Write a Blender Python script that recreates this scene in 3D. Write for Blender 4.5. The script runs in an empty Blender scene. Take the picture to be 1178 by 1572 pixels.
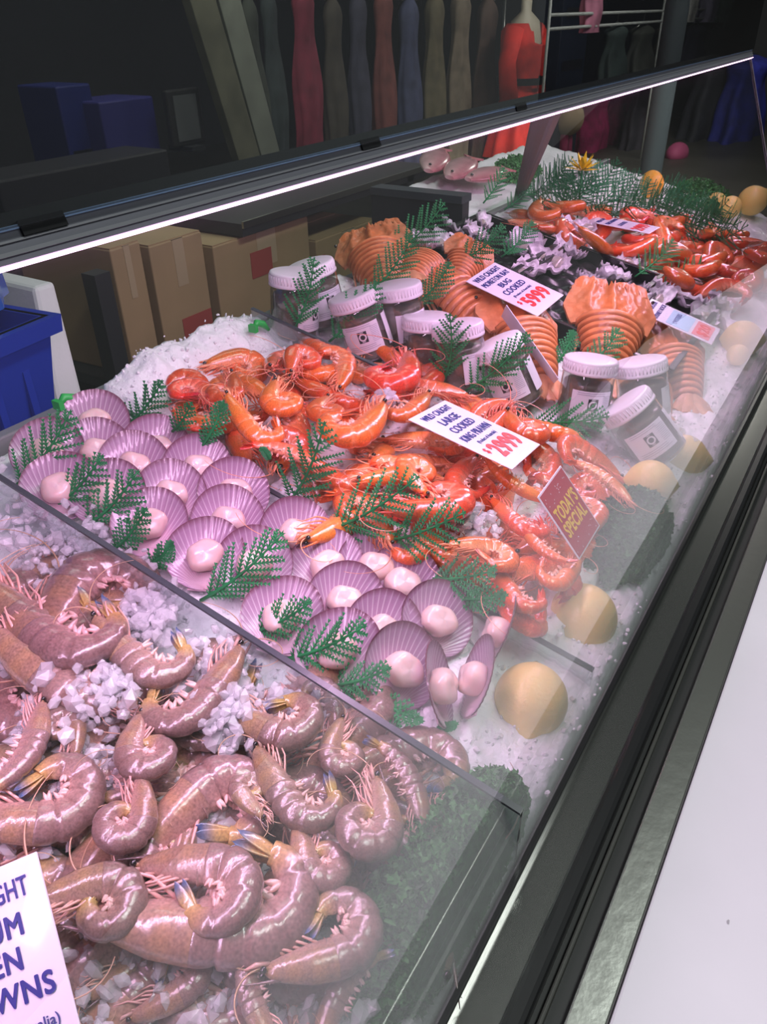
import bpy, math, random
import numpy as np
from mathutils import Vector, Matrix, noise
random.seed(7); RNG = np.random.RandomState(5)
PI = math.pi
S = bpy.context.scene; COL = S.collection

# ---------------------------------------------------------------- camera
F = 1180.0; CX, CY = 589.0, 786.0
_v1 = np.array([881, -786, F]); _v2 = np.array([-3089, -1626, F])
_X = _v1/np.linalg.norm(_v1); _Yp = _v2-_X*(_v2@_X); _Yp /= np.linalg.norm(_Yp); _Zp = np.cross(_X, _Yp)
TH = math.radians(12)                       # slope of the ice bed, rising to the staff side
_Y = math.cos(TH)*_Yp-math.sin(TH)*_Zp; _Z = math.cos(TH)*_Zp+math.sin(TH)*_Yp
R = np.stack([_X, _Y, _Z]); CAM = np.array([0, 0, 1.45])
NB = np.array([0, -math.sin(TH), math.cos(TH)])     # normal of the bed
cam = bpy.data.cameras.new('camera'); camo = bpy.data.objects.new('camera', cam); COL.objects.link(camo)
cam.sensor_fit = 'VERTICAL'; cam.sensor_height = 36; cam.lens = F/1572*36; cam.clip_start = .02; cam.clip_end = 60
M3 = Matrix(((R[0][0], -R[0][1], -R[0][2]), (R[1][0], -R[1][1], -R[1][2]), (R[2][0], -R[2][1], -R[2][2])))
camo.matrix_world = Matrix.Translation(Vector(CAM)) @ M3.to_4x4()
S.camera = camo

def ray(px, py): return R@np.array([px-CX, py-CY, F])
def at(px, py, h=0.0):                      # point of the sloping ice bed (raised by h) seen at a pixel
    d = ray(px, py); return CAM+d*((-.52+h)/(d@NB))
def aty(px, py, y):
    d = ray(px, py); return CAM+d*(y/d[1])
def bedz(x, y): return .9183+math.tan(TH)*y

# ---------------------------------------------------------------- light and exposure
S.view_settings.view_transform = 'Standard'; S.view_settings.look = 'None'
S.view_settings.exposure = 0.0; S.view_settings.gamma = 1.0
S.view_settings.use_curve_mapping = False
S.cycles.max_bounces = 10; S.cycles.transparent_max_bounces = 24; S.cycles.caustics_reflective = False
S.cycles.caustics_refractive = False; S.cycles.use_denoising = True; S.cycles.sample_clamp_indirect = 4.0
w = bpy.data.worlds.new('world'); S.world = w; w.use_nodes = True
w.node_tree.nodes['Background'].inputs[0].default_value = (.62, .68, .66, 1)
w.node_tree.nodes['Background'].inputs[1].default_value = .09
def area(name, loc, tgt, sx, sy, power, color):
    l = bpy.data.lights.new(name, 'AREA'); l.shape = 'RECTANGLE'; l.size = sx; l.size_y = sy; l.energy = power; l.color = color
    o = bpy.data.objects.new(name, l); COL.objects.link(o); o.location = loc
    o.rotation_euler = (Vector(tgt)-Vector(loc)).to_track_quat('-Z', 'Y').to_euler(); return o
area('overhead_light', (.9, -.5, 3.1), (.9, .2, .9), 1.6, .3, 33, (.93, 1, .95))
area('overhead_light', (2.6, 2.1, 2.9), (3.6, 3.4, 1.1), 2.6, .3, 58, (1, .97, .85))  # unseen lamp added in front of the stall, aimed to brighten the garments
area('overhead_light', (6.5, .6, 3.0), (7.4, 2.3, 1.0), 2.6, .3, 95, (1, .97, .9))  # unseen lamp added to brighten the clothes further right
area('overhead_light', (8.0, 1.0, 3.1), (8, 1, 0), 2.5, .5, 90, (1, .97, .9))
area('overhead_light', (2.4, 1.6, 3.1), (2.2, 1.2, .9), 1.6, .3, 7, (.85, 1, .92))
LED_COLOR = (1.0, .57, .92); LED_POWER = 12.8

# ---------------------------------------------------------------- materials
def nt(m): return m.node_tree.nodes, m.node_tree.links
def mat(name, base=(.8, .8, .8), rough=.5, metal=0, vcol=False, coat=0, sss=0, bump=0, bscale=60, spec=.5, trans=0, var=0, vscale=8, emit=None, estr=0, thin=0, ssr=(1, .4, .3), bd=.002):
    m = bpy.data.materials.new(name); m.use_nodes = True; N, L = nt(m); b = N['Principled BSDF']
    b.inputs['Base Color'].default_value = (*base, 1); b.inputs['Roughness'].default_value = rough
    b.inputs['Metallic'].default_value = metal; b.inputs['Coat Weight'].default_value = coat; b.inputs['Coat Roughness'].default_value = .06
    b.inputs['Specular IOR Level'].default_value = spec; b.inputs['Transmission Weight'].default_value = trans
    if sss:
        b.inputs['Subsurface Weight'].default_value = sss; b.inputs['Subsurface Scale'].default_value = .01; b.inputs['Subsurface Radius'].default_value = ssr
    if emit: b.inputs['Emission Color'].default_value = (*emit, 1); b.inputs['Emission Strength'].default_value = estr
    src = None
    if vcol:
        a = N.new('ShaderNodeAttribute'); a.attribute_name = 'Col'; src = a.outputs['Color']
    if var:
        tc = N.new('ShaderNodeTexCoord'); n = N.new('ShaderNodeTexNoise'); n.inputs['Scale'].default_value = vscale; n.inputs['Detail'].default_value = 5
        L.new(tc.outputs['Object'], n.inputs['Vector'])
        r = N.new('ShaderNodeMapRange'); r.inputs['From Min'].default_value = .3; r.inputs['From Max'].default_value = .7
        r.inputs['To Min'].default_value = 1-var; r.inputs['To Max'].default_value = 1+var; L.new(n.outputs['Fac'], r.inputs['Value'])
        mx = N.new('ShaderNodeVectorMath'); mx.operation = 'SCALE'
        if src: L.new(src, mx.inputs[0])
        else: mx.inputs[0].default_value = base
        L.new(r.outputs['Result'], mx.inputs['Scale']); src = mx.outputs['Vector']
    if src: L.new(src, b.inputs['Base Color'])
    if bump:
        tc = N.new('ShaderNodeTexCoord'); n = N.new('ShaderNodeTexNoise'); n.inputs['Scale'].default_value = bscale; n.inputs['Detail'].default_value = 6
        L.new(tc.outputs['Object'], n.inputs['Vector']); bp = N.new('ShaderNodeBump'); bp.inputs['Strength'].default_value = bump; bp.inputs['Distance'].default_value = bd
        L.new(n.outputs['Fac'], bp.inputs['Height']); L.new(bp.outputs['Normal'], b.inputs['Normal'])
        if coat: L.new(bp.outputs['Normal'], b.inputs['Coat Normal'])
    if thin:
        o = N['Material Output']; t = N.new('ShaderNodeBsdfTranslucent'); x = N.new('ShaderNodeMixShader'); x.inputs[0].default_value = thin
        if src: L.new(src, t.inputs['Color'])
        else: t.inputs['Color'].default_value = (*base, 1)
        L.new(b.outputs[0], x.inputs[1]); L.new(t.outputs[0], x.inputs[2]); L.new(x.outputs[0], o.inputs[0])
    return m
def glass(name, tint=(1, 1, 1), ior=1.5, rough=0.0, haze=0.0, hcol=(.8, .8, .82), refl=2.8):
    m = bpy.data.materials.new(name); m.use_nodes = True; N, L = nt(m); N.remove(N['Principled BSDF']); o = N['Material Output']
    fr = N.new('ShaderNodeFresnel'); fr.inputs['IOR'].default_value = ior
    t = N.new('ShaderNodeBsdfTransparent'); t.inputs[0].default_value = (*tint, 1)
    g = N.new('ShaderNodeBsdfGlossy'); g.inputs['Roughness'].default_value = rough
    x = N.new('ShaderNodeMixShader'); L.new(g.outputs[0], x.inputs[2])
    ge = N.new('ShaderNodeNewGeometry'); iv = N.new('ShaderNodeMath'); iv.operation = 'SUBTRACT'; iv.inputs[0].default_value = 1.0; L.new(ge.outputs['Backfacing'], iv.inputs[1])
    mu = N.new('ShaderNodeMath'); mu.operation = 'MULTIPLY'; L.new(fr.outputs[0], mu.inputs[0]); L.new(iv.outputs[0], mu.inputs[1])
    m2 = N.new('ShaderNodeMath'); m2.operation = 'MULTIPLY'; m2.use_clamp = True; m2.inputs[1].default_value = refl; L.new(mu.outputs[0], m2.inputs[0]); L.new(m2.outputs[0], x.inputs[0])
    if haze:                                # even diffuse layer mixed over the clear glass
        d = N.new('ShaderNodeBsdfDiffuse'); d.inputs[0].default_value = (*hcol, 1)
        h = N.new('ShaderNodeMixShader'); h.inputs[0].default_value = haze; L.new(t.outputs[0], h.inputs[1]); L.new(d.outputs[0], h.inputs[2]); L.new(h.outputs[0], x.inputs[1])
    else: L.new(t.outputs[0], x.inputs[1])
    L.new(x.outputs[0], o.inputs[0]); return m

# ---------------------------------------------------------------- mesh helpers
class MB:
    def __init__(s): s.v = []; s.f = []; s.c = []; s.n = 0; s.sm = []
    def add(s, v, f, c=None, smooth=True):
        v = np.asarray(v, float); s.v.append(v)
        s.f += [tuple(i+s.n for i in q) for q in f]; s.sm += [smooth]*len(f)
        if c is None: c = np.ones((len(v), 3))*.8
        c = np.asarray(c, float)
        if c.ndim == 1: c = np.tile(c, (len(v), 1))
        s.c.append(c); s.n += len(v); return s
    def box(s, lo, hi, c=None):
        x0, y0, z0 = lo; x1, y1, z1 = hi
        v = [(x0,y0,z0),(x1,y0,z0),(x1,y1,z0),(x0,y1,z0),(x0,y0,z1),(x1,y0,z1),(x1,y1,z1),(x0,y1,z1)]
        return s.add(v, [(0,3,2,1),(4,5,6,7),(0,1,5,4),(1,2,6,5),(2,3,7,6),(3,0,4,7)], c, False)
    def hexa(s, P, c=None):                 # eight corners in the order of box()
        return s.add(P, [(0,3,2,1),(4,5,6,7),(0,1,5,4),(1,2,6,5),(2,3,7,6),(3,0,4,7)], c, False)
    def grid(s, P, c=None, closed=False, flip=False):    # P: (n,m,3)
        n, m = P.shape[:2]; f = []
        for i in range(n-1):
            for j in range(m if closed else m-1):
                a, b = i*m+j, i*m+(j+1) % m
                q = (a, b, b+m, a+m); f.append(q[::-1] if flip else q)
        return s.add(P.reshape(-1, 3), f, None if c is None else (c.reshape(-1, 3) if np.ndim(c) == 3 else c))
    def tube(s, pts, rad, n=6, c=None, cap=True):
        pts = np.asarray(pts, float); k = len(pts); rad = np.broadcast_to(rad, (k,))
        T = np.gradient(pts, axis=0); T /= np.linalg.norm(T, axis=1)[:, None]+1e-12
        u = np.cross(T[0], [0, 0, 1.]);
        if np.linalg.norm(u) < .1: u = np.cross(T[0], [0, 1., 0])
        V = []
        for i in range(k):
            u = u-T[i]*(u@T[i]); u /= np.linalg.norm(u)+1e-12; w_ = np.cross(T[i], u)
            a = np.arange(n)*2*PI/n
            V.append(pts[i]+rad[i]*(np.cos(a)[:, None]*u+np.sin(a)[:, None]*w_))
        V = np.array(V); f = []
        for i in range(k-1):
            for j in range(n): f.append((i*n+j, i*n+(j+1) % n, (i+1)*n+(j+1) % n, (i+1)*n+j))
        if cap: f.append(tuple(range(n))[::-1]); f.append(tuple((k-1)*n+j for j in range(n)))
        if c is not None and np.ndim(c) == 2: c = np.repeat(c, n, axis=0)
        return s.add(V.reshape(-1, 3), f, c)
    def lathe(s, prof, n=28, c=None, z0=0):
        prof = np.asarray(prof, float); a = np.arange(n)*2*PI/n
        P = np.stack([prof[:, 0][:, None]*np.cos(a), prof[:, 0][:, None]*np.sin(a), np.repeat(prof[:, 1][:, None], n, 1)], 2)
        return s.grid(P, c, closed=True)
    def mesh(s, name, m):
        me = bpy.data.meshes.new(name); V = np.concatenate(s.v)
        me.from_pydata(V.tolist(), [], s.f); me.polygons.foreach_set('use_smooth', s.sm)
        a = me.color_attributes.new('Col', 'FLOAT_COLOR', 'POINT'); C = np.concatenate(s.c)
        a.data.foreach_set('color', np.concatenate([C, np.ones((len(C), 1))], 1).ravel().astype(np.float32))
        if m: me.materials.append(m)
        me.update(); return me
def obj(name, me, parent=None, loc=None, mtx=None, label=None):
    if isinstance(me, tuple): me = me[0].mesh(name, me[1])
    o = bpy.data.objects.new(name, me); COL.objects.link(o); o.parent = parent
    if mtx is not None:
        if parent: o.matrix_local = mtx
        else: o.matrix_world = mtx
    if loc is not None: o.location = loc
    if label: o['label'] = label
    return o
def tag(o, label, cat, group=None, kind=None):
    o['label'] = label; o['category'] = cat
    if group: o['group'] = group
    if kind: o['kind'] = kind
    return o
def thing(name, label, cat, loc=(0, 0, 0), mtx=None, group=None):
    o = bpy.data.objects.new(name, None); COL.objects.link(o); o.empty_display_size = .02
    if mtx is not None: o.matrix_world = mtx
    else: o.location = loc
    return tag(o, label, cat, group)
def struct(name, me): o = obj(name, me); o['kind'] = 'structure'; return o
def copy_tree(o, parent=None):
    c = o.copy(); COL.objects.link(c); c.parent = parent
    for ch in o.children: copy_tree(ch, c)
    return c
_used = set()
def inst(root, mtx, label, group=None):
    o = root if root.name not in _used else copy_tree(root)
    _used.add(root.name); o.matrix_world = mtx; o['label'] = label
    if group: o['group'] = group
    return o
def frame(o, x, y, z, s=1.0):
    return Matrix(((x[0]*s, y[0]*s, z[0]*s, o[0]), (x[1]*s, y[1]*s, z[1]*s, o[1]), (x[2]*s, y[2]*s, z[2]*s, o[2]), (0, 0, 0, 1)))
def nrm(v): v = np.asarray(v, float); return v/np.linalg.norm(v)
def bevel(o, wd, seg=2):
    m = o.modifiers.new('bevel', 'BEVEL'); m.width = wd; m.segments = seg; m.limit_method = 'ANGLE'; return o
def text_mesh(name, s, size, m, bold=0.0, depth=.00015, width=None):
    cu = bpy.data.curves.new(name, 'FONT'); cu.body = s; cu.size = size; cu.align_x = 'CENTER'; cu.align_y = 'CENTER'
    cu.extrude = depth; cu.resolution_u = 4; cu.space_character = 1.0+bold*3
    o = bpy.data.objects.new(name, cu); COL.objects.link(o)
    bpy.context.view_layer.update()
    me = bpy.data.meshes.new_from_object(o.evaluated_get(bpy.context.evaluated_depsgraph_get()))
    bpy.data.objects.remove(o); me.name = name; me.materials.clear(); me.materials.append(m)
    if bold:                                 # heavier strokes
        V = np.array([v.co[:] for v in me.vertices]); Fc = [tuple(p.vertices) for p in me.polygons]; q = bold*size*.9; n_ = len(V); VV = []; FF = []
        for i, (dx_, dy_) in enumerate([(-1, 0), (1, 0), (0, -1), (0, 1), (-.7, -.7), (.7, .7), (-.7, .7), (.7, -.7)]):
            VV.append(V+[dx_*q, dy_*q, i*1.5e-6]); FF += [tuple(k+n_*i for k in f) for f in Fc]
        me = bpy.data.meshes.new(name); me.from_pydata(np.concatenate(VV).tolist(), [], FF); me.materials.append(m); me.update()
    if width:
        xs = [v.co.x for v in me.vertices]; k = width/(max(xs)-min(xs))
        for v in me.vertices: v.co.x *= k
    return me

WHITE = mat('white_plastic', (.80, .79, .82), .35)
BLACK = mat('black_plastic', (.012, .012, .014), .3, bump=.05)
STEEL = mat('brushed_steel', (.42, .43, .40), .28, 1, bump=.12, bscale=90)
DARKM = mat('dark_metal', (.035, .038, .042), .45, .4)
ALU = mat('anodised_aluminium', (.16, .18, .21), .35, .9)
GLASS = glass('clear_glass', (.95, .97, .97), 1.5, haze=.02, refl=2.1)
def painted_haze(m, z0, z1, amt):                     # pale haze of the ledge's reflection, painted as a diffuse film low on the pane
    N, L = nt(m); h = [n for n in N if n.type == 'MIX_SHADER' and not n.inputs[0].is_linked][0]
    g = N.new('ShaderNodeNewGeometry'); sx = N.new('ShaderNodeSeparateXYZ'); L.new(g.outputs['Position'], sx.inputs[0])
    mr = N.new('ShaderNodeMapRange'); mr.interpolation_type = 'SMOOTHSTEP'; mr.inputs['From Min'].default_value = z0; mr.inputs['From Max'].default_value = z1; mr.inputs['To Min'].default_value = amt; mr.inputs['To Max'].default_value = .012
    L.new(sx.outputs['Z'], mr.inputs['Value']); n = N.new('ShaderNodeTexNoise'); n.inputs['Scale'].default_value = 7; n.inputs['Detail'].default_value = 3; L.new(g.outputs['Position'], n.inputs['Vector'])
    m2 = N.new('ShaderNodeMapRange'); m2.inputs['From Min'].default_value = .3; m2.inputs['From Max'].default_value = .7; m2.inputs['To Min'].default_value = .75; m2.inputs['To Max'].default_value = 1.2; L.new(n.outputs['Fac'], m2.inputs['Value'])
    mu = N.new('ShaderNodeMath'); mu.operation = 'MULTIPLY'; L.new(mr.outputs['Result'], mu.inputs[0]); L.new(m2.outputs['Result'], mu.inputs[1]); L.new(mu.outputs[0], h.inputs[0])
painted_haze(GLASS, .945, 1.14, .25)
ACRYL = glass('clear_acrylic', (.86, .90, .90), 1.45, haze=.10, hcol=(.6, .64, .66))
TOPGL = glass('tinted_upper_glass', (.60, .61, .62), 1.5, haze=.03, hcol=(.30, .31, .40))

# ================================================================ SETTING
m = mat('market_floor', (.055, .05, .042), .45, var=.25, vscale=1.5)
struct('floor', (MB().box((-4, -5, -.05), (14, 8, 0)), m))
mw = mat('dark_wall', (.03, .032, .036), .8, var=.2, vscale=1)
struct('wall_back', (MB().box((-4, 7.8, 0), (14, 8, 3.4)), mw))
struct('wall_right', (MB().box((13.8, -5, 0), (14, 8, 3.4)), mw))

# ---------------------------------------------------------------- display case
X0, X1, X2 = -.45, 1.50, 2.42
Y0, YB = .095, .735
case = thing('display_case', 'long refrigerated seafood display case with a black and brushed steel front rail', 'display case', (0, 0, 0))
cab = MB().box((X0, .02, .0), (X1, YB, .89)).box((X1, .02, 0), (X2, .97, .88))
obj('cabinet', (cab, DARKM), case)
zt = .932
def strip(name, y0, y1, z0, z1, m, b=.0015):
    return bevel(obj(name, (MB().box((X0, y0, z0), (X2, y1, z1)), m), case), b)
strip('inner_steel_strip', .062, .094, .89, zt-.004, mat('polished_steel', (.52, .52, .50), .18, 1, bump=.04, bscale=40))
strip('glass_channel', .090, .0975, .89, zt+.008, BLACK)
strip('gasket', .050, .064, .89, zt+.004, BLACK, .004)
strip('groove', .030, .052, .89, zt-.012, mat('black_rubber', (.008, .008, .009), .55))
strip('gasket', .042, .0455, .89, zt-.004, mat('grey_bead', (.06, .06, .055), .4))
strip('outer_steel_strip', .008, .031, .89, zt-.001, STEEL)
# staff side rim of the bed
strip('rear_rim', YB-.004, YB+.012, .89, 1.078, mat('grey_rim', (.20, .21, .21), .4), .002)
obj('end_panel', (MB().box((X1, YB+.012, .0), (X1+.03, .97, 1.115)), mat('black_panel', (.02, .022, .026), .35)), case)
obj('end_rim', (MB().box((X1-.004, YB+.012, 1.115), (X1+.04, .97, 1.13)), ALU), case)
# white counter ledge outside the glass
led = tag(obj('counter_ledge', (MB().box((X0-.3, -.66, .915), (X2+.4, .0075, zt-.002)), mat('white_laminate', (.80, .78, .84), .4, var=.05, vscale=6, bump=.02, bscale=30))),
          'wide scuffed white counter ledge along the customer side of the case', 'counter')
bevel(led, .002)
sc = MB()
for i in range(70):
    x, y = random.uniform(.1, 1.5), random.uniform(-.35, -.02); r = random.uniform(.0006, .0022)
    n = 6; a0 = random.random()*6
    sc.add([(x+r*random.uniform(.5, 1.6)*math.cos(a0+k*PI/3), y+r*random.uniform(.4, 1)*math.sin(a0+k*PI/3), zt-.0017) for k in range(n)], [tuple(range(n))], None, False)
obj('scuff_marks', (sc, mat('scuff', (.45, .43, .47), .7)), led)['kind'] = 'stuff'

# front glass, leaning back to the canopy rail
PHI = math.radians(68)
GB = np.array([.0935, .937]); gd = np.array([math.cos(PHI), math.sin(PHI)])
rr = ray(400, 305); k = rr[2]/rr[1]          # canopy rail: z-1.45 = k*y
sg = (k*GB[0]-(GB[1]-1.45))/(gd[1]-k*gd[0]); GT = GB+gd*sg
XE = GT[0]*ray(1156, 81)[0]/ray(1156, 81)[1]
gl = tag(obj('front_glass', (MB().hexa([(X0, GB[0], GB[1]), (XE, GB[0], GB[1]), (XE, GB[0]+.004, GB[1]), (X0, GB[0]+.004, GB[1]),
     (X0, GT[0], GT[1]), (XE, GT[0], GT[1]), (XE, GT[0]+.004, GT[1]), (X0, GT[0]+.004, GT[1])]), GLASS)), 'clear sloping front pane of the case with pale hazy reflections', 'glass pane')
obj('polished_edge', (MB().hexa([(XE, GB[0], GB[1]), (XE+.002, GB[0], GB[1]), (XE+.002, GB[0]+.004, GB[1]), (XE, GB[0]+.004, GB[1]),
     (XE, GT[0], GT[1]), (XE+.002, GT[0], GT[1]), (XE+.002, GT[0]+.004, GT[1]), (XE, GT[0]+.004, GT[1])]), mat('glass_edge', (.45, .42, .5), .2)), gl)
# canopy rail with the light strip
rail = thing('canopy_rail', 'slim dark aluminium canopy rail with a pink-white light strip underneath', 'rail', (0, 0, 0))
def rbox(a0, a1, b0, b1, m, name, x0=X0, x1=XE):        # a along the glass, b across it
    nv = np.array([-gd[1], gd[0]]); P = []
    for a, b in ((a0, b0), (a0, b1), (a1, b0), (a1, b1)): P.append(GT+gd*a+nv*b)
    q = [(x0, *P[0]), (x1, *P[0]), (x1, *P[1]), (x0, *P[1]), (x0, *P[2]), (x1, *P[2]), (x1, *P[3]), (x0, *P[3])]
    return obj(name, (MB().hexa(q), m), rail)
rbox(.0015, .0125, -.008, .003, mat('rail_dark', (.20, .20, .24), .42, .5), 'rail_body')
rbox(.0040, .0055, .003, .0036, mat('rail_rib', (.34, .34, .38), .35, .6), 'rail_rib')
rbox(.0085, .0093, .003, .0036, bpy.data.materials['rail_rib'], 'rail_rib')
rbox(.0125, .0140, -.004, .0035, mat('blue_highlight_edge', (.38, .55, .85), .3, .4), 'top_edge')  # bluish highlight along the rail's upper edge, put into its colour
ledm = mat('light_strip', (1, .9, .97), .5, emit=LED_COLOR, estr=4.0)
rbox(.0004, .0010, -.005, .0034, ledm, 'light_strip')
for X in (aty(78, 378, GT[0])[0], aty(798, 222, GT[0])[0], aty(572, 172+70, GT[0])[0]):
    rbox(.0095, .0150, -.005, .0042, BLACK, 'glass_clamp', X-.010, X+.010)
# lamp tube of the canopy shining down over the food
lt = area('canopy_light', (.95, GT[0]+.034, GT[1]-.003), (.95, GT[0]+.09, .95), 2.9, .03, LED_POWER, LED_COLOR)
lt.parent = rail
obj('lamp_housing', (MB().box((X0, GT[0]+.009, GT[1]-.001), (XE, GT[0]+.062, GT[1]+.006)), mat('lamp_housing', (.05, .05, .055), .5)), rail)
# upper tinted glass standing on the rail
zU = GT[1]+.014
tag(obj('upper_glass', (MB().box((X0-.2, GT[0]-.001, zU), (XE, GT[0]+.004, zU+.40)), TOPGL)), 'dark tinted upper pane standing above the canopy rail', 'glass pane')
# bracket post carrying the canopy
pb, pt = at(800, 300, 0), aty(845, 172, GT[0])
post = thing('support_post', 'grey metal post slanting up to the canopy rail beside the far prawns', 'post', (0, 0, 0))
dx = .011; q = [pb+[-dx, 0, 0], pb+[dx, 0, 0], pb+[dx, .014, 0], pb+[-dx, .014, 0], pt+[-dx, .0, 0], pt+[dx, .0, 0], pt+[dx, .014, 0], pt+[-dx, .014, 0]]
bevel(obj('post_bar', (MB().hexa(q), mat('post_grey', (.010, .011, .011), .6)), post), .004)
obj('post_edge', (MB().hexa([p+np.array([dx+.001, -.003, 0]) if i in (1, 2, 5, 6) else p+np.array([2*dx-.005, -.003, 0]) for i, p in enumerate(q)]), mat('post_edge', (.05, .05, .05), .5)), post)

# ---------------------------------------------------------------- ice
def icemat(name, base):
    m = mat(name, base, .32, bump=.9, bscale=170, spec=.6, sss=.25, ssr=(1, 1, 1), coat=.25, bd=.0025)
    return m
ICE = icemat('crushed_ice', (.86, .88, .89))
def fb(x, y, s, o=3):
    v = 0; a = 1
    for i in range(o): v += a*noise.noise(Vector((x*s, y*s, 3.7*i))); a *= .55; s *= 2.1
    return v
def ice_h(x, y):
    h = .006*fb(x, y, 14)+.0035*fb(x+9, y, 60, 2)
    d = noise.voronoi(Vector((x*75, y*75, 0)))[0]; h += .0032*(d[1]-d[0])
    if x < X1+.02:
        e = max(0, (y-.655)/.05); e = min(e, 1)
        lump = .022+.007*math.sin(x*21)+.006*math.sin(x*43+1)+.008*fb(x, 3, 30, 2)
        if x < .49: lump = -.004
        if x > 1.02: lump = .0
        h += lump*e*e*(3-2*e)
    if .15 < y and .53 < x < .80: h += .012
    return h-.004
def ice_patch(x0, x1, y0, y1, st, name, label, drop=.03):
    nx = int((x1-x0)/st)+1; ny = int((y1-y0)/st)+1
    P = np.zeros((nx, ny, 3))
    for i in range(nx):
        for j in range(ny):
            x = x0+(x1-x0)*i/(nx-1); y = y0+(y1-y0)*j/(ny-1); h = ice_h(x, y)
            edge = min(j, ny-1-j, i, nx-1-i)
            P[i, j] = (x, y, bedz(x, y)+h-(drop if edge == 0 else (drop*.25 if edge == 1 else 0)))
    return tag(obj(name, (MB().grid(P), ICE)), label, 'ice', kind='stuff')
ice_patch(X0, X1, Y0+.004, YB-.004, .0042, 'crushed_ice', 'bed of white crushed ice under the seafood in the near case')
ice_patch(X1+.032, X2-.02, Y0+.004, .965, .011, 'crushed_ice', 'pale green-white crushed ice in the far case beyond the black end panel')
# loose lumps of ice
def chunk_mesh(n, spread, seed, rmin, rmax):
    rs = np.random.RandomState(seed); mb = MB()
    t = (1+5**.5)/2; iv = np.array([(-1,t,0),(1,t,0),(-1,-t,0),(1,-t,0),(0,-1,t),(0,1,t),(0,-1,-t),(0,1,-t),(t,0,-1),(t,0,1),(-t,0,-1),(-t,0,1)])/1.9
    fc = [(0,11,5),(0,5,1),(0,1,7),(0,7,10),(0,10,11),(1,5,9),(5,11,4),(11,10,2),(10,7,6),(7,1,8),(3,9,4),(3,4,2),(3,2,6),(3,6,8),(3,8,9),(4,9,5),(2,4,11),(6,2,10),(8,6,7),(9,8,1)]
    for i in range(n):
        p = spread(rs)
        if p is None: continue
        r = rs.uniform(rmin, rmax)*(1 if rs.rand() < .85 else 1.5)
        q = np.linalg.qr(rs.randn(3, 3))[0]; sc_ = np.array([1, rs.uniform(.6, 1), rs.uniform(.4, .8)])
        mb.add(p+((iv*(1+rs.uniform(-.25, .25, (12, 1)))*sc_)@q.T)*r, fc, None, False)
    return mb
CHK = mat('ice_lump', (.88, .89, .93), .10, sss=.4, ssr=(1, 1, 1), coat=.6, bump=.5, bscale=160)
_N, _L = nt(CHK); _x = _N.new('ShaderNodeMixShader'); _x.inputs[0].default_value = .5; _t = _N.new('ShaderNodeBsdfTransparent')
_L.new(_N['Principled BSDF'].outputs[0], _x.inputs[1]); _L.new(_t.outputs[0], _x.inputs[2]); _L.new(_x.outputs[0], _N['Material Output'].inputs[0])
def sp_bed(rs):
    x, y = rs.uniform(.0, 1.45), rs.uniform(.10, .73)
    return np.array([x, y, bedz(x, y)+ice_h(x, y)+rs.uniform(-.002, .002)])
tag(obj('ice_granules', (chunk_mesh(9000, sp_bed, 1, .0010, .0030), ICE)), 'fine loose granules scattered over the crushed ice', 'ice', kind='stuff')
piles = [((370,1088),.035,.03),((350,1095),.02,.045),((110,1120),.05,.025),((60,1235),.035,.02),((140,1185),.02,.02),((340,1012),.02,.035),((205,950),.03,.03),((235,930),.02,.03),((20,965),.03,.03),
         ((120,1055),.03,.04),((170,1050),.02,.045),((235,1450),.045,.02),((330,1420),.03,.02),((30,810),.06,.022),((110,840),.045,.016),((180,880),.03,.015),((460,1100),.02,.02),((480,1470),.03,.012),
         ((310,1240),.02,.02),((140,1500),.05,.02),((640,1560),.05,.01),((330,1530),.04,.015),((700,780),.025,.05),((725,800),.02,.05),((590,610),.01,.06),((1020,660),.03,.015)]
def sp_pile(rs):
    (px, s, h) = (lambda q: (q[0], q[1], q[2]))(piles[rs.randint(len(piles))])
    c = at(*px, h); a, b = rs.randn(2)*s*.5; y = c[1]+b
    if y < .125: return None
    return np.array([c[0]+a, y, c[2]+.2126*b+rs.uniform(-.012, .006)])
tag(obj('ice_lumps', (chunk_mesh(3200, sp_pile, 3, .0022, .0068), CHK)), 'clear wet lumps of ice lodged between the raw prawns', 'ice', kind='stuff')

# ---------------------------------------------------------------- acrylic dividers
def divider(x, y0, y1, h0, h1, label, t=.004):
    P = [(x, y0, bedz(x, y0)+h0), (x+t, y0, bedz(x, y0)+h0), (x+t, y1, bedz(x, y1)+h0), (x, y1, bedz(x, y1)+h0),
         (x, y0, bedz(x, y0)+h1), (x+t, y0, bedz(x, y0)+h1), (x+t, y1, bedz(x, y1)+h1), (x, y1, bedz(x, y1)+h1)]
    r = thing('divider', label, 'divider', (0, 0, 0))
    obj('panel', (MB().hexa(P), ACRYL), r)
    Q = [np.array(p) for p in P]; e = .0022
    E = [Q[4]-[.0006, 0, 0], Q[5]+[.0006, 0, 0], Q[6]+[.0006, 0, 0], Q[7]-[.0006, 0, 0]]
    obj('top_edge', (MB().hexa(E+[p+[0, 0, e] for p in E]), mat('acrylic_edge', (.055, .06, .075), .25)), r)
d0, d1 = at(0, 740, .045), at(730, 1200, .045)
XD = (d0[0]+d1[0])/2
divider(XD, .10, .71, -.01, .045, 'clear upright divider with a dark edge between raw prawns and scallops')
divider(.515, .11, .70, -.01, .012, 'low clear divider between the scallops and the large cooked prawns')
divider(at(430, 500, .04)[0], .50, .70, -.01, .045, 'clear divider between the cooked prawns and the jars')

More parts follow.
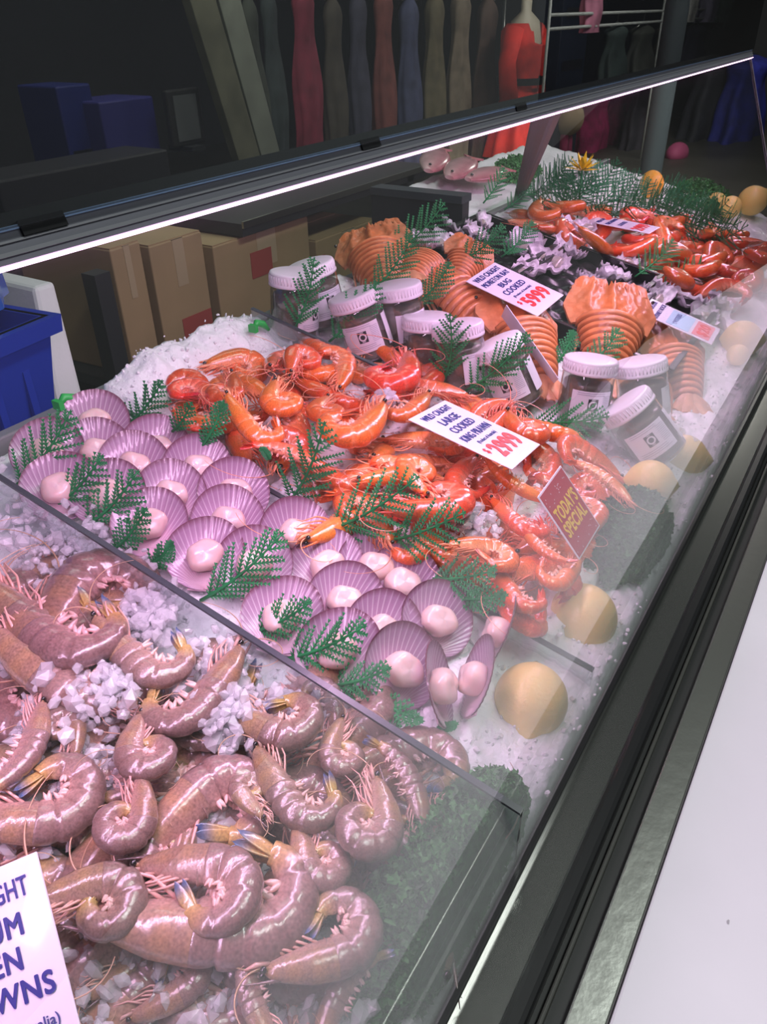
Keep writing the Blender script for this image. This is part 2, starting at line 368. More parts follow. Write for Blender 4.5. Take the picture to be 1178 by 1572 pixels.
# ================================================================ PRAWNS
PAL = {
 'raw': dict(body=(.31, .195, .165), dors=(.19, .12, .11), vent=(.52, .32, .27), band=(.18, .095, .08), head=(.40, .24, .12), tail=(.55, .36, .12), tip=(.07, .13, .30), leg=(.80, .43, .36), swim=(.82, .47, .40), ant=(.60, .36, .22)),
 'cooked': dict(body=(.84, .155, .045), dors=(.70, .10, .022), vent=(.92, .42, .24), band=(.95, .50, .30), head=(.60, .17, .028), tail=(.82, .10, .03), tip=(.62, .05, .03), leg=(.88, .24, .13), swim=(.90, .33, .20), ant=(.92, .36, .22)),
}
def mixc(a, b, t): t = np.clip(np.asarray(t), 0, 1)[..., None]; return np.asarray(a)*(1-t)+np.asarray(b)*t
PM = {}
for k_ in PAL:
    PM[k_] = (mat(k_+'_prawn_shell', rough=.3, vcol=True, coat=1.0, sss=.3 if k_ == 'raw' else .12, bump=.16, bscale=40, var=.3, vscale=85, ssr=(1, .5, .4), bd=.0018),
              mat(k_+'_prawn_legs', rough=.35, vcol=True, coat=.5, sss=.2))
for m_ in [q for t_ in PM.values() for q in t_]:      # every prawn has its own depth of colour, the same on all its parts
    N_0, L_0 = nt(m_); b_ = N_0['Principled BSDF']; src_ = b_.inputs['Base Color'].links[0].from_socket
    oi = N_0.new('ShaderNodeObjectInfo'); wn = N_0.new('ShaderNodeTexWhiteNoise'); L_0.new(oi.outputs['Location'], wn.inputs['Vector'])
    hs = N_0.new('ShaderNodeHueSaturation'); mr_ = N_0.new('ShaderNodeMapRange'); mr_.inputs['To Min'].default_value = .74; mr_.inputs['To Max'].default_value = 1.18; L_0.new(wn.outputs['Value'], mr_.inputs['Value'])
    sp0 = N_0.new('ShaderNodeSeparateColor'); L_0.new(wn.outputs['Color'], sp0.inputs[0]); mh = N_0.new('ShaderNodeMapRange'); mh.inputs['To Min'].default_value = .487; mh.inputs['To Max'].default_value = .512; L_0.new(sp0.outputs[1], mh.inputs['Value'])
    L_0.new(src_, hs.inputs['Color']); L_0.new(mr_.outputs['Result'], hs.inputs['Value']); L_0.new(mh.outputs['Result'], hs.inputs['Hue']); L_0.new(hs.outputs['Color'], b_.inputs['Base Color'])
EYE = mat('prawn_eye', (.008, .006, .006), .12, coat=1)
def prawn(kind, A, name, cat='prawn', seed=0, bend0=.36, lite=False):
    """a prawn about 1 unit long without its antennae, lying on its side, belly towards +Y, head to the left"""
    p = PAL[kind]; shell, legm = PM[kind]; rs = np.random.RandomState(seed)
    ns = 400; s = np.linspace(0, 1.12, ns)
    bump = np.clip((s-bend0)/.10, 0, 1)*np.clip((1.02-s)/.08, 0, 1); bump *= (1+.35*np.clip((s-.4)/.5, 0, 1))
    ph = A*np.cumsum(bump)/bump.sum() + .10*np.clip(s/.35, 0, 1)
    xy = np.stack([np.cumsum(np.cos(ph)), np.cumsum(np.sin(ph))], 1)*(s[1]-s[0])
    head, tail = xy[0], xy[int(.93/1.12*ns)]
    cen = xy[int(.05*ns):int(.9*ns)].mean(0)
    if A > 2.6: od = (head*.5+tail*.5)-cen
    else: od = np.array([0, 1.]) if A < .5 else ((head+tail)/2-xy[int(.5/1.12*ns)])
    rot = PI/2-math.atan2(od[1], od[0]); c_, s_ = math.cos(rot), math.sin(rot); RM = np.array([[c_, -s_], [s_, c_]])
    xy = (xy-cen)@RM.T; ph = ph+rot
    span = max(np.ptp(xy[:int(.92*ns), 0]), np.ptp(xy[:int(.92*ns), 1]))+.13
    def fr(t):
        i = np.clip(np.asarray(t)/1.12*(ns-1), 0, ns-1); P = np.stack([np.interp(i, np.arange(ns), xy[:, 0]), np.interp(i, np.arange(ns), xy[:, 1])], -1)
        a = np.interp(i, np.arange(ns), ph); return P, np.stack([np.cos(a), np.sin(a)], -1), np.stack([-np.sin(a), np.cos(a)], -1)
    D = lambda t: 1.40*np.interp(t, [0, .05, .12, .25, .38, .5, .62, .75, .86, .95, 1.05], [.030, .062, .088, .128, .140, .142, .132, .112, .088, .060, .03])
    def body(t0, t1, n, fac, seg, closef=False):
        t = np.linspace(t0, t1, n); P, T, Nn = fr(t); m = 20; th = np.arange(m)*2*PI/m
        V = np.zeros((n, m, 3)); C = np.zeros((n, m, 3))
        for i in range(n):
            d = D(t[i])*fac; pl = 0; band = 0
            if seg:
                q = (t[i]-.37)/.095; fq = q-math.floor(q); d *= 1.07-.13*fq**4; band = max(0, 1-abs(fq-.96)/.10)*1.0+max(0, 1-fq/.10)*.5; pl = .17*(1-abs(2*fq-1)**2)
            if closef:
                e = (t[i]-t0)/(t1-t0)
                if e < .12: d *= .35+.65*math.sqrt(e/.12)
            dn = -np.cos(th)                         # -1 = dorsal? (cos=1 on the dorsal side)
            off = np.where(np.cos(th) > 0, -.56*d*np.cos(th), -(.44+pl*.5)*d*np.cos(th))
            wz = .40*d*np.sign(np.sin(th))*np.abs(np.sin(th))**.85
            wz = wz*np.where(np.cos(th) < 0, 1-.35*np.abs(np.cos(th)), 1)
            V[i, :, :2] = P[i]+Nn[i]*off[:, None]; V[i, :, 2] = wz
            cd = np.clip(np.cos(th), 0, 1); cv = np.clip(-np.cos(th)*1.25-.1, 0, 1)
            c = mixc(np.tile(p['body'], (m, 1)), p['dors'], cd*.75); c = mixc(c, p['vent'], cv*.8)
            if seg: c = mixc(c, p['band'], np.full(m, band*(.8 if kind == 'raw' else .5)))
            else: c = mixc(c, p['head'], np.full(m, .75)*(1-cv)*(.5+.5*math.sin(t[i]*26+.5)**2))
            if t[i] > .84: c = mixc(c, p['tail'], np.full(m, (t[i]-.84)/.12))
            C[i] = c
        mb = MB().grid(V, C, closed=True, flip=True)
        mb.add(V[0], [tuple(range(m))], C[0]); mb.add(V[-1], [tuple(range(m))[::-1]], C[-1])
        return mb
    r = thing(name, 'prawn', cat)
    obj('abdomen', (body(.345, .955, 52 if not lite else 26, 1.0, True), shell), r)
    cm = body(.02, .385, 26 if not lite else 12, 1.07, False, True)
    P, T, Nn = fr([.10, .03]); dD = D(.1)*.55              # rostrum: serrated beak on the back of the head
    b0 = P[0]-Nn[0]*dD*.9; tipp = P[1]-T[1]*.13-Nn[1]*(D(.03)*.5+.018)
    mid = (b0+tipp)/2-Nn[0]*.006; q = []
    line = [b0*(1-u)**2+2*mid*u*(1-u)+tipp*u*u for u in np.linspace(0, 1, 9)]
    cm.tube([(a[0], a[1], 0) for a in line], np.linspace(.013, .0015, 9), 5, p['dors'])
    if not lite:
        for u in range(1, 7):
            a = line[u]; cm.tube([(a[0], a[1], 0), (a[0]-Nn[0][0]*.016-T[0][0]*.012, a[1]-Nn[0][1]*.016-T[0][1]*.012, 0)], [.004, .0006], 4, p['dors'])
    obj('carapace', (cm, shell), r)
    # tail fan
    tf = MB(); P, T, Nn = fr([.93]); P, T, Nn = P[0], T[0], Nn[0]
    for k, (ang, z, L_, w_) in enumerate([(0, 0, .15, .020), (.28, .018, .17, .030), (-.10, .030, .17, .028), (.28, -.018, .17, .030), (-.10, -.030, .17, .028)]):
        d = T*math.cos(ang*.6)+Nn*math.sin(ang*.6); e = np.array([-d[1], d[0]]); n = 9; m = 8; V = np.zeros((n, m, 3)); C = np.zeros((n, m, 3))
        for i in range(n):
            u = i/(n-1); wd = w_*math.sin(PI*min(1, .18+.80*u))**.6 if u < 1 else .003; th_ = .006*(1-u*.7); c = P+d*L_*u+Nn*(.02*u*u)
            for j in range(m):
                a = j*2*PI/m; V[i, j] = (*(c+e*wd*math.cos(a)), z*(.4+1.3*u)+th_*math.sin(a)+(.012 if z > 0 else -.012 if z < 0 else 0)*math.cos(a))
            C[i] = mixc(np.tile(p['tail'], (m, 1)), p['tip'], np.full(m, (u-.45)*2.4))
        tf.grid(V, C, closed=True); tf.add(V[-1], [tuple(range(m))], C[-1])
    obj('tail_fan', (tf, shell), r)
    if lite:
        lg = MB()
        for k in range(7):
            t = .10+.035*k; P, T, Nn = fr([t]); P, T, Nn = P[0], T[0], Nn[0]; a = P+Nn*D(t)*.4
            lg.tube([(*a, .02), (*(a+Nn*.07-T*.03), .03), (*(a+Nn*.06-T*.14), .03)], [.008, .006, .002], 4, p['leg'])
        obj('legs', (lg, legm), r)
    else:
        for z in (1, -1):                                # eyes on short stalks
            P, T, Nn = fr([.045]); P, T, Nn = P[0], T[0], Nn[0]; c = np.array([*(P-T*.030-Nn*.010), z*.030])
            eb = MB(); n = 9; u = np.linspace(0, PI, n); a = np.arange(12)*2*PI/12; rad = .0185
            V = np.stack([np.outer(np.sin(u), np.cos(a)), np.outer(np.sin(u), np.sin(a)), np.repeat(np.cos(u)[:, None], 12, 1)], 2)*rad+c
            eb.grid(V, None, closed=True, flip=True); o = obj('eye', (eb, EYE), r)
            st = MB().tube([(*(P-Nn*.004), z*.012), tuple(c)], [.011, .010], 7, p['head']); obj('eye_stalk', (st, legm), o)
        for k in range(5):                               # walking legs, folded forward under the head
            t = .13+.047*k; P, T, Nn = fr([t]); P, T, Nn = P[0], T[0], Nn[0]; mb = MB()
            for z in (1, -1):
                a = P+Nn*D(t)*.36; L_ = .17+.018*k+rs.uniform(-.03, .03); f1 = rs.uniform(-.4, 1.1)
                kn = a+Nn*(.024+.004*k+rs.uniform(-.012, .025))-T*(L_*rs.uniform(.30, .5)); an = kn-T*L_*.48+Nn*(.035*f1); to = an-T*rs.uniform(-.03, .05)+Nn*(.06*rs.uniform(-.6, 1))
                zz = z*(.024+.022*rs.rand()); pts = [(*a, z*.018), (*(a*.5+kn*.5), zz), (*kn, zz*1.25), (*an, zz*1.1), (*to, zz*.8)]
                mb.tube(pts, [.0085, .0080, .0065, .0045, .0015], 6, p['leg'])
            obj('leg_pair', (mb, legm), r)
        for k in range(5):                               # paddles under the tail segments
            t = .425+.095*k; P, T, Nn = fr([t]); P, T, Nn = P[0], T[0], Nn[0]; mb = MB()
            L_ = (.078 if A < 4 else .058)-.004*k
            for z in (1, -1):
                for q in (0, 1):
                    tilt = rs.uniform(-.5, .3)+.35*q; d = Nn*math.cos(tilt)-T*math.sin(tilt); a = P+Nn*D(t)*.36
                    pts = [(*(a+d*L_*u), z*(.022+.020*u+.006*q)) for u in (0, .3, .65, 1)]
                    mb.tube(pts, np.array([.011, .016, .013, .0018])*(1-.25*q), 6, mixc(np.tile(p['swim'], (4, 1)), (.95, .7, .62), np.array([.2, .6, .3, 0])))
            obj('swimmeret_pair', (mb, legm), r)
        for z in (1, -1):                                # long whiskers
            P, T, Nn = fr([.04]); P, T, Nn = P[0], T[0], Nn[0]; a = P-T*.03+Nn*.006; pts = []; x = np.array([*a, z*.014]); dr = math.atan2(-T[1], -T[0]); cur = rs.uniform(.5, 1.3)*(1 if z > 0 else -.8)
            for i in range(26):
                pts.append(x.copy()); dr += cur*.16; x = x+np.array([math.cos(dr), math.sin(dr), .10*math.cos(i*.16)])*.026
            obj('antenna', (MB().tube(pts, np.linspace(.0055, .0020, 26), 4, p['ant']), legm), r)
        mb = MB(); P, T, Nn = fr([.05]); P, T, Nn = P[0], T[0], Nn[0]
        for z in (1, -1):
            mb.tube([(*(P+Nn*.02), z*.02), (*(P-T*.07+Nn*.02), z*.026), (*(P-T*.13+Nn*.008), z*.018)], [.012, .015, .002], 6, mixc(np.tile(p['vent'], (3, 1)), p['leg'], np.array([0, .5, 1])))
            for q in range(3): mb.tube([(*(P+T*.03+Nn*.03), z*.012), (*(P-T*(.03+.02*q)+Nn*(.05+.012*q)), z*.02), (*(P-T*(.11+.02*q)+Nn*(.04-.012*q)), z*.012)], [.006, .005, .001], 5, p['leg'])
        obj('mouthparts', (mb, legm), r)
    r['span'] = span
    return r
VAR = dict(T=5.6, C=4.3, J=3.1, S=.9)
def make_set(kind, nm):
    out = {}
    for i, (k, A) in enumerate(VAR.items()):
        out[k] = prawn(kind, A, nm, seed=i+3, bend0={'T': .33, 'C': .38, 'J': .50, 'S': .35}[k])
    return out
RAW = make_set('raw', 'raw_prawn'); CKD = make_set('cooked', 'cooked_prawn')
def place_prawn(sets, cx, cy, ang, size, var, flip, h, label, group=None, tilt=.18, real=None):
    t = sets[var]; o = at(cx, cy, h); dist = np.linalg.norm(o-CAM)
    e = 12; a = math.radians(ang); q = at(cx+e*math.cos(a), cy-e*math.sin(a), h)
    yv = nrm(q-o); z = NB.copy(); yv = nrm(yv-z*(yv@z)); xv = np.cross(yv, z)
    if flip: xv, z = -xv, -z
    t1, t2 = RNG.uniform(-tilt, tilt, 2)
    Mr = Matrix.Rotation(t1, 3, 'X') @ Matrix.Rotation(t2, 3, 'Y')
    B = np.stack([xv, yv, z], 1)@np.array(Mr)
    L_ = (real if real else size*(.86 if var in 'SJ' else 1.0)*dist/F/t['span'])
    return inst(t, frame(o, B[:, 0], B[:, 1], B[:, 2], L_), label, group)
RP = 'raw prawns heaped on ice'
# fillers of the lower layer share one true label
low = 'grey-pink raw prawn half buried in the lower layer of the raw heap'
for (x, y, a, v) in [(40,915,120,'J'),(60,1075,30,'C'),(120,1300,200,'C'),(275,1340,80,'J'),(245,1215,330,'C'),(455,1420,60,'C'),(620,1330,260,'J'),(30,1400,150,'C'),(560,1290,20,'J'),(150,1440,300,'J'),(330,1480,60,'C'),(190,1110,250,'J'),(380,1200,30,'C'),(620,1170,230,'J'),(250,1530,250,'J'),(20,1010,90,'J'),(450,1060,80,'J'),(90,1200,200,'J'),(420,1260,200,'J'),(20,1300,60,'T'),(480,1260,300,'T'),(560,1400,100,'T'),(610,1240,60,'T'),(300,1440,200,'T'),(120,1530,10,'J'),(60,1450,60,'J'),(430,1480,300,'T'),(270,1180,120,'T'),(350,1340,320,'T'),(170,1350,60,'T'),(540,1100,200,'J'),(10,890,60,'J'),(175,905,200,'T')]:
    place_prawn(RAW, x, y, a, 0, v, random.random() < .5, .008, low, RP, real=.155)
raws = [
 (150,915,255,225,'C',1,.024,'raw prawn arched along the top edge of the raw heap beside the loose ice'),
 (62,940,112,215,'J',0,.036,'raw prawn at upper left of the heap with dark blue tail folded back'),
 (95,968,105,240,'J',0,.044,'long raw prawn with amber tail tip, stretched over the one with the blue tail'),
 (330,1015,300,100,'T',0,.020,'small curled raw prawn wedged beside the ice lump under the divider'),
 (110,1030,116,250,'J',0,.036,'raw prawn slanting upward with pink belly legs along its top side'),
 (222,1003,106,190,'J',0,.046,'raw prawn with rounded end below the divider, its beak pointing left'),
 (130,1082,282,190,'S',0,.030,'raw prawn lying belly up with many pale bent legs near the left edge'),
 (300,1066,84,215,'J',1,.042,'raw prawn lying level with its head towards the ice lump at the divider'),
 (315,1128,58,210,'S',1,.026,'raw prawn slanting down to the right with a dark head, under the level one'),
 (222,1148,88,128,'T',0,.045,'raw prawn curled tight like a comma beside clear ice lumps'),
 (35,1150,152,215,'S',1,.044,'raw prawn on the left edge with its beak and eye pointing up'),
 (100,1120,285,90,'T',0,.034,'raw prawn at the left showing a folded orange and blue tail fan'),
 (66,1228,175,185,'C',0,.034,'large raw prawn curled around a pocket of ice near the left edge'),
 (197,1252,78,125,'T',1,.046,'raw prawn curled like a teardrop with blue tail tip at its middle'),
 (148,1382,186,150,'T',1,.048,'raw prawn curled round with its dark hollow facing the white sign'),
 (330,1245,232,215,'C',1,.030,'large raw prawn arching over a tangle of orange legs at the heap centre'),
 (345,1395,148,330,'J',0,.040,'biggest raw prawn, stretching from the centre down to the bottom edge'),
 (315,1360,182,190,'C',1,.050,'raw prawn with yellow and blue tail tip lying over the biggest one'),
 (428,1102,140,155,'C',0,.044,'raw prawn curled around a clear ice lump close to the divider'),
 (524,1150,82,105,'T',0,.032,'raw prawn curled tight between the divider and the beaked one'),
 (455,1217,95,185,'J',0,.044,'raw prawn with fanned pale legs pointing left, right of the blue tail tip'),
 (570,1258,88,150,'T',1,.048,'raw prawn curled like a teardrop nearest the parsley'),
 (488,1315,112,125,'T',0,.040,'raw prawn curled below the one with fanned legs'),
 (622,1200,222,200,'S',0,.034,'orange-tinged raw prawn slanting along the divider down to the parsley'),
 (508,1437,186,175,'C',0,.040,'raw prawn hooked open to the left, right beside the parsley bunch'),
 (530,1528,305,190,'S',1,.026,'yellowish raw prawn slanting up at the bottom edge by the parsley'),
 (392,1520,2,190,'S',1,.034,'raw prawn standing head up at the bottom edge between two ice pockets'),
 (205,1462,200,130,'J',0,.016,'raw prawn mostly sunk in ice right of the white sign'),
]
raws += [(262,1300,60,110,'T',1,.030,'small raw prawn curled under the arching one, left of the orange legs'),
 (445,1440,30,120,'C',0,.024,'raw prawn curled in the gap above the standing one at the bottom'),
 (385,1215,300,90,'T',1,.040,'small raw prawn beside the fanned pale legs, nearest the big arch'),
 (160,1200,200,110,'C',1,.022,'raw prawn half under the teardrop prawn at the left, dull back'),
 (500,1080,250,120,'J',0,.020,'raw prawn squeezed against the divider below the ice lump'),
 (640,1275,70,120,'C',1,.026,'raw prawn touching the top leaves of the parsley'),
 (270,1500,200,120,'C',0,.022,'dark backed raw prawn right of the sunken one, near the sign'),
 (590,1430,10,110,'T',1,.020,'raw prawn curled against the left side of the big parsley')]
raws = [tuple(x.replace('big parsley', 'parsley') if isinstance(x, str) else x for x in a) for a in raws]
for a in raws: place_prawn(RAW, *a[:7], a[7], None)
ck = 'cooked king prawns of the near pile'
lowc = 'orange cooked prawn deep in the near pile, among its lower layers'
poly = [(262,612),(340,570),(460,530),(630,545),(700,610),(825,645),(940,700),(925,790),(905,880),(800,935),(735,905),(690,840),(500,800),(475,730),(410,690),(310,660)]
def inside(x, y, pl):
    c = False
    for i in range(len(pl)):
        (x1, y1), (x2, y2) = pl[i-1], pl[i]
        if (y1 > y) != (y2 > y) and x < (x2-x1)*(y-y1)/(y2-y1)+x1: c = not c
    return c
pts = []
for q in range(4000):
    x, y = RNG.uniform(240, 960), RNG.uniform(510, 950)
    if inside(x, y, poly):
        p = at(x, y, .02)
        if all(np.linalg.norm(p-o) > .047 for o in pts): pts.append(p); place_prawn(CKD, x, y, RNG.uniform(0, 360), 0, 'CJTJ'[len(pts) % 4], RNG.rand() < .5, .014+.018*(len(pts) % 2), lowc, ck, tilt=.45, real=.125 if len(pts) % 3 else .14)
cks = [
 (298,603,300,100,'C',0,.040,'amber cooked prawn at the back left corner of the near pile'),
 (348,598,80,85,'T',1,.050,'cooked prawn curled beside the amber one at the back left of the pile'),
 (430,612,96,98,'T',0,.056,'cooked prawn curled with white rim facing down, at the back of the pile'),
 (390,650,100,130,'J',0,.060,'cooked prawn folded flat with pale legs, above the fern near the scallops'),
 (287,648,40,95,'S',0,.045,'red cooked prawn with a bunch of legs, next to the purple scallops'),
 (462,552,240,85,'T',1,.056,'cooked prawn with a glassy round head at the back of the pile'),
 (520,560,215,120,'J',0,.050,'cooked prawn pointing up behind the glassy headed one'),
 (606,572,96,130,'C',1,.062,'cooked prawn with its tail raised in the air in front of the jars'),
 (543,650,60,140,'C',1,.072,'large bright cooked prawn curled in a C at the middle of the pile'),
 (500,628,70,90,'T',0,.058,'ring-shaped cooked prawn tucked behind the large C-shaped one'),
 (625,625,90,120,'J',1,.058,'cooked prawn lying flat behind the top edge of the large prawn sign'),
 (440,695,275,160,'S',0,.050,'long orange-brown cooked prawn lying level above the front fern'),
 (592,722,190,115,'C',0,.058,'cooked prawn with rounded back left of the curved one below the sign'),
 (640,728,300,105,'T',1,.066,'cooked prawn curled like a hook just below the large prawn sign'),
 (668,770,170,150,'C',0,.066,'cooked prawn with a thick tail sweeping down right of the middle fern'),
 (715,735,20,130,'J',0,.052,'cooked prawn with black eyes peeping out under the large prawn sign'),
 (655,600,330,120,'J',0,.044,'red cooked prawn pointing at the leaning jars'),
 (745,630,340,130,'S',0,.050,'cooked prawn lying behind the right corner of the large prawn sign'),
 (805,655,130,100,'T',0,.050,'cooked prawn at the back right of the near pile beside a jar'),
 (790,740,30,150,'S',1,.052,'slender cooked prawn running up to the left edge of the red sign'),
 (748,850,190,120,'C',1,.056,'pinkish cooked prawn standing tail up behind the hazy glass'),
 (800,800,110,120,'J',0,.052,'pinkish cooked prawn below the slender one, seen through haze'),
 (835,840,40,130,'S',0,.056,'cooked prawn lying under the lower tip of the red sign'),
 (860,880,90,110,'J',1,.050,'cooked prawn with smooth shell lowest at the front beside the lemon'),
 (795,910,75,130,'J',0,.046,'cooked prawn at the front foot of the pile on white ice'),
 (925,735,250,140,'S',0,.046,'pale pink cooked prawn right of the red sign, pointing at the parsley'),
 (905,790,200,120,'J',0,.042,'pale pink cooked prawn between the red sign and the dark parsley'),
 (535,775,60,110,'J',0,.030,'cooked prawn showing behind the fern beside the scallops'),
 (560,790,290,125,'C',0,.040,'cooked prawn half covered by the middle fern'),
 (640,835,80,125,'J',1,.036,'cooked prawn at the foot of the pile behind the purple scallops'),
]
for a in cks: place_prawn(CKD, *a[:7], a[7], None)
# far pile of cooked prawns
FAR = {k: prawn('cooked', VAR[k], 'cooked_prawn', seed=20+i, lite=True) for i, k in enumerate('TCJ')}
polyf = [(800,335),(860,308),(960,325),(1100,352),(1178,375),(1178,440),(1060,450),(1000,420),(935,392),(850,365)]
pts = []
for q in range(3000):
    x, y = RNG.uniform(790, 1178), RNG.uniform(300, 455)
    if inside(x, y, polyf):
        p = at(x, y, .03)
        if all(np.linalg.norm(p-o) > .050 for o in pts):
            pts.append(p); place_prawn(FAR, x, y, RNG.uniform(0, 360), 0, 'JCT'[len(pts) % 3], RNG.rand() < .5, .02+.03*(len(pts) % 2), 'bright red cooked prawn in the far pile behind the oyster trays', 'red cooked prawns of the far pile', tilt=.4, real=.15)
print('far prawns', len(pts))

# ================================================================ SCALLOPS
def shell_mat():
    m = bpy.data.materials.new('scallop_shell'); m.use_nodes = True; N, L = nt(m); b = N['Principled BSDF']
    a = N.new('ShaderNodeAttribute'); a.attribute_name = 'Col'; sep = N.new('ShaderNodeSeparateColor'); L.new(a.outputs['Color'], sep.inputs[0])
    def math_(op, x, y=None):
        n = N.new('ShaderNodeMath'); n.operation = op; n.use_clamp = False
        for i, v in enumerate((x, y)):
            if v is None: continue
            if isinstance(v, (int, float)): n.inputs[i].default_value = v
            else: L.new(v, n.inputs[i])
        return n.outputs[0]
    s = math_('SINE', math_('MULTIPLY', sep.outputs[0], 2*PI*34)); s = math_('POWER', math_('MAXIMUM', s, 0), 5.0)     # thin pale ribs
    s = math_('MULTIPLY', s, math_('SUBTRACT', 1.0, math_('POWER', sep.outputs[2], 6.0)))
    rp = N.new('ShaderNodeValToRGB'); L.new(sep.outputs[1], rp.inputs[0]); e = rp.color_ramp.elements
    e[0].position = 0; e[0].color = (.80, .55, .62, 1); e[1].position = 1; e[1].color = (.20, .06, .10, 1)
    for p_, c in ((.45, (.74, .50, .62, 1)), (.62, (.56, .36, .52, 1)), (.9, (.46, .28, .42, 1))): q = e.new(p_); q.color = c
    mx = N.new('ShaderNodeMix'); mx.data_type = 'RGBA'; L.new(math_('MULTIPLY', s, .85), mx.inputs['Factor']); L.new(rp.outputs[0], mx.inputs['A']); mx.inputs['B'].default_value = (.95, .86, .92, 1)
    L.new(mx.outputs['Result'], b.inputs['Base Color']); b.inputs['Roughness'].default_value = .28; b.inputs['Coat Weight'].default_value = .4
    t = N.new('ShaderNodeBsdfTranslucent'); L.new(mx.outputs['Result'], t.inputs[0]); x = N.new('ShaderNodeMixShader'); x.inputs[0].default_value = .25
    L.new(b.outputs[0], x.inputs[1]); L.new(t.outputs[0], x.inputs[2]); L.new(x.outputs[0], N['Material Output'].inputs[0]); return m
def scallop(seed, smooth=0):
    r = thing('scallop', 'scallop', 'scallop'); rs = np.random.RandomState(seed); RR = .0355
    na, nr = 120, 14; V = np.zeros((2, nr, na, 3)); C = np.zeros((2, nr, na, 3))
    for j in range(na):
        al = math.radians(-84+168*j/(na-1)); L_ = 2*RR*math.cos(al)**.92*(1+.015*math.sin(al*5+seed))
        for i in range(nr):
            u = .02+.98*i/(nr-1); x, y = L_*u*math.sin(al), -RR+L_*u*math.cos(al); rad = math.hypot(x, y)/RR
            z = -.0065*(1-min(1, rad)**2)+.00025*math.sin(34*2*PI*j/(na-1))*max(0, rad)**2*(1-smooth)
            V[0, i, j] = (x, y, z); V[1, i, j] = (x, y, z-.0011)
            C[:, i, j] = (j/(na-1), min(1, u*(.55+.45*math.cos(al)**.3) if u < .97 else 1), u)
    mb = MB().grid(V[0], C[0], flip=True).grid(V[1], C[1])
    rim = np.stack([V[0, -1], V[1, -1]], 0); mb.grid(rim, np.stack([C[0, -1], C[1, -1]], 0), flip=True)
    # hinge ears
    for s_ in (-1, 1): mb.add([(0, -RR-.001, -.001), (s_*.016, -RR+.001, -.001), (s_*.013, -RR+.011, -.0025), (0, -RR+.010, -.003), (0, -RR-.001, -.0022), (s_*.016, -RR+.001, -.0022), (s_*.013, -RR+.011, -.0037), (0, -RR+.010, -.0042)],
        [(0,1,2,3),(7,6,5,4),(0,4,5,1),(1,5,6,2)], np.array([.5, .3, .3]), False)
    obj('shell', (mb, SHM), r)
    n, m = 9, 22; V = np.zeros((n, m, 3)); R0 = .0160+.001*rs.rand()
    prof = [(0, .0115), (.5, .0118), (.8, .0105), (.95, .0075), (1.0, .004), (1.0, 0), (.96, -.003), (.9, -.0055), (0, -.0058)]
    for i, (a, z) in enumerate(prof):
        for j in range(m):
            t = j*2*PI/m; k = 1+.07*math.sin(2*t+seed)+.04*math.sin(5*t+seed*2); V[i, j] = (a*R0*k*math.cos(t), -.0035+a*R0*.92*k*math.sin(t), z+.0012*math.sin(3*t+seed)*a)
    C = mixc(np.tile((.86, .60, .56), (n, m, 1)), (.90, .74, .70), np.array([[1-min(1, a)]*m for a, z in prof]))
    o = obj('meat', (MB().grid(V, C, closed=True, flip=False), MEAT), r, label='plump pale pink scallop meat')
    return r
SHM = shell_mat(); MEAT = mat('scallop_meat', rough=.3, vcol=True, coat=.5, sss=.5, bump=.35, bscale=200, ssr=(1, .6, .5), bd=.001)
SC = [scallop(i) for i in range(3)]
scs = [  # centre px, roll, turn about up, lean, label
 (145,645,0,0,0,'rearmost pale scallop with white-lilac shell touching the white ice'),(73,690,8,-10,0,'scallop at the far left behind a fern, half hidden'),(150,690,-4,0,0,'lilac scallop directly in front of the rearmost pale one'),
 (92,745,6,-8,0,'left edge scallop of the second row, crossed by a fern'),(240,685,4,6,0,'violet scallop next to the red prawn heads'),(206,712,0,0,0,'lilac scallop with a pink meat showing, in the middle of the back rows'),
 (165,755,0,-5,0,'bluish scallop crossed by two fern tips'),(305,715,6,8,0,'lilac scallop against the low divider beside the orange prawns'),(262,755,0,0,0,'violet scallop with oval meat, centre left of the group'),
 (230,800,0,-6,0,'large pink-violet scallop with big round meat beside the front ferns'),(360,752,5,6,0,'scallop with strong white ribs left of the tall fern'),(350,796,0,0,0,'rosy scallop overlapped by its neighbour, left of the centre'),
 (315,848,0,-4,0,'rosy scallop with round meat above the long fern'),(390,862,-6,0,0,'scallop with big meat behind the tip of the long fern'),(455,815,0,4,0,'mauve scallop with round meat in front of the cooked prawns'),
 (502,864,-4,0,0,'large dark mauve scallop at the centre of the group'),(577,866,12,8,0,'small-looking mauve scallop at the foot of the cooked prawn pile'),(620,892,12,6,0,'dark purple scallop with bright ribs, second from the hazy glass'),
 (434,942,12,-8,8,'smooth mauve scallop in front of the large dark one, meat hidden'),(532,918,22,4,14,'tilted oval scallop showing a brownish meat'),(592,965,22,10,8,'dark mauve scallop standing up with translucent meat, front row'),
 (520,995,10,-12,12,'smooth dark scallop behind the lowest ferns'),(674,948,20,24,0,'pale scallop with meat seen through the edge of the haze'),(620,1022,18,28,20,'pale scallop with a bare smooth face near the front'),
 (677,1048,0,70,0,'narrow scallop standing edge-on in the ice, left of the two'),(730,1037,8,-72,0,'narrow scallop standing edge-on in the ice, nearest the lemon'),(766,965,14,-78,0,'faint edge-on scallop behind the haze at the prawn pile')]
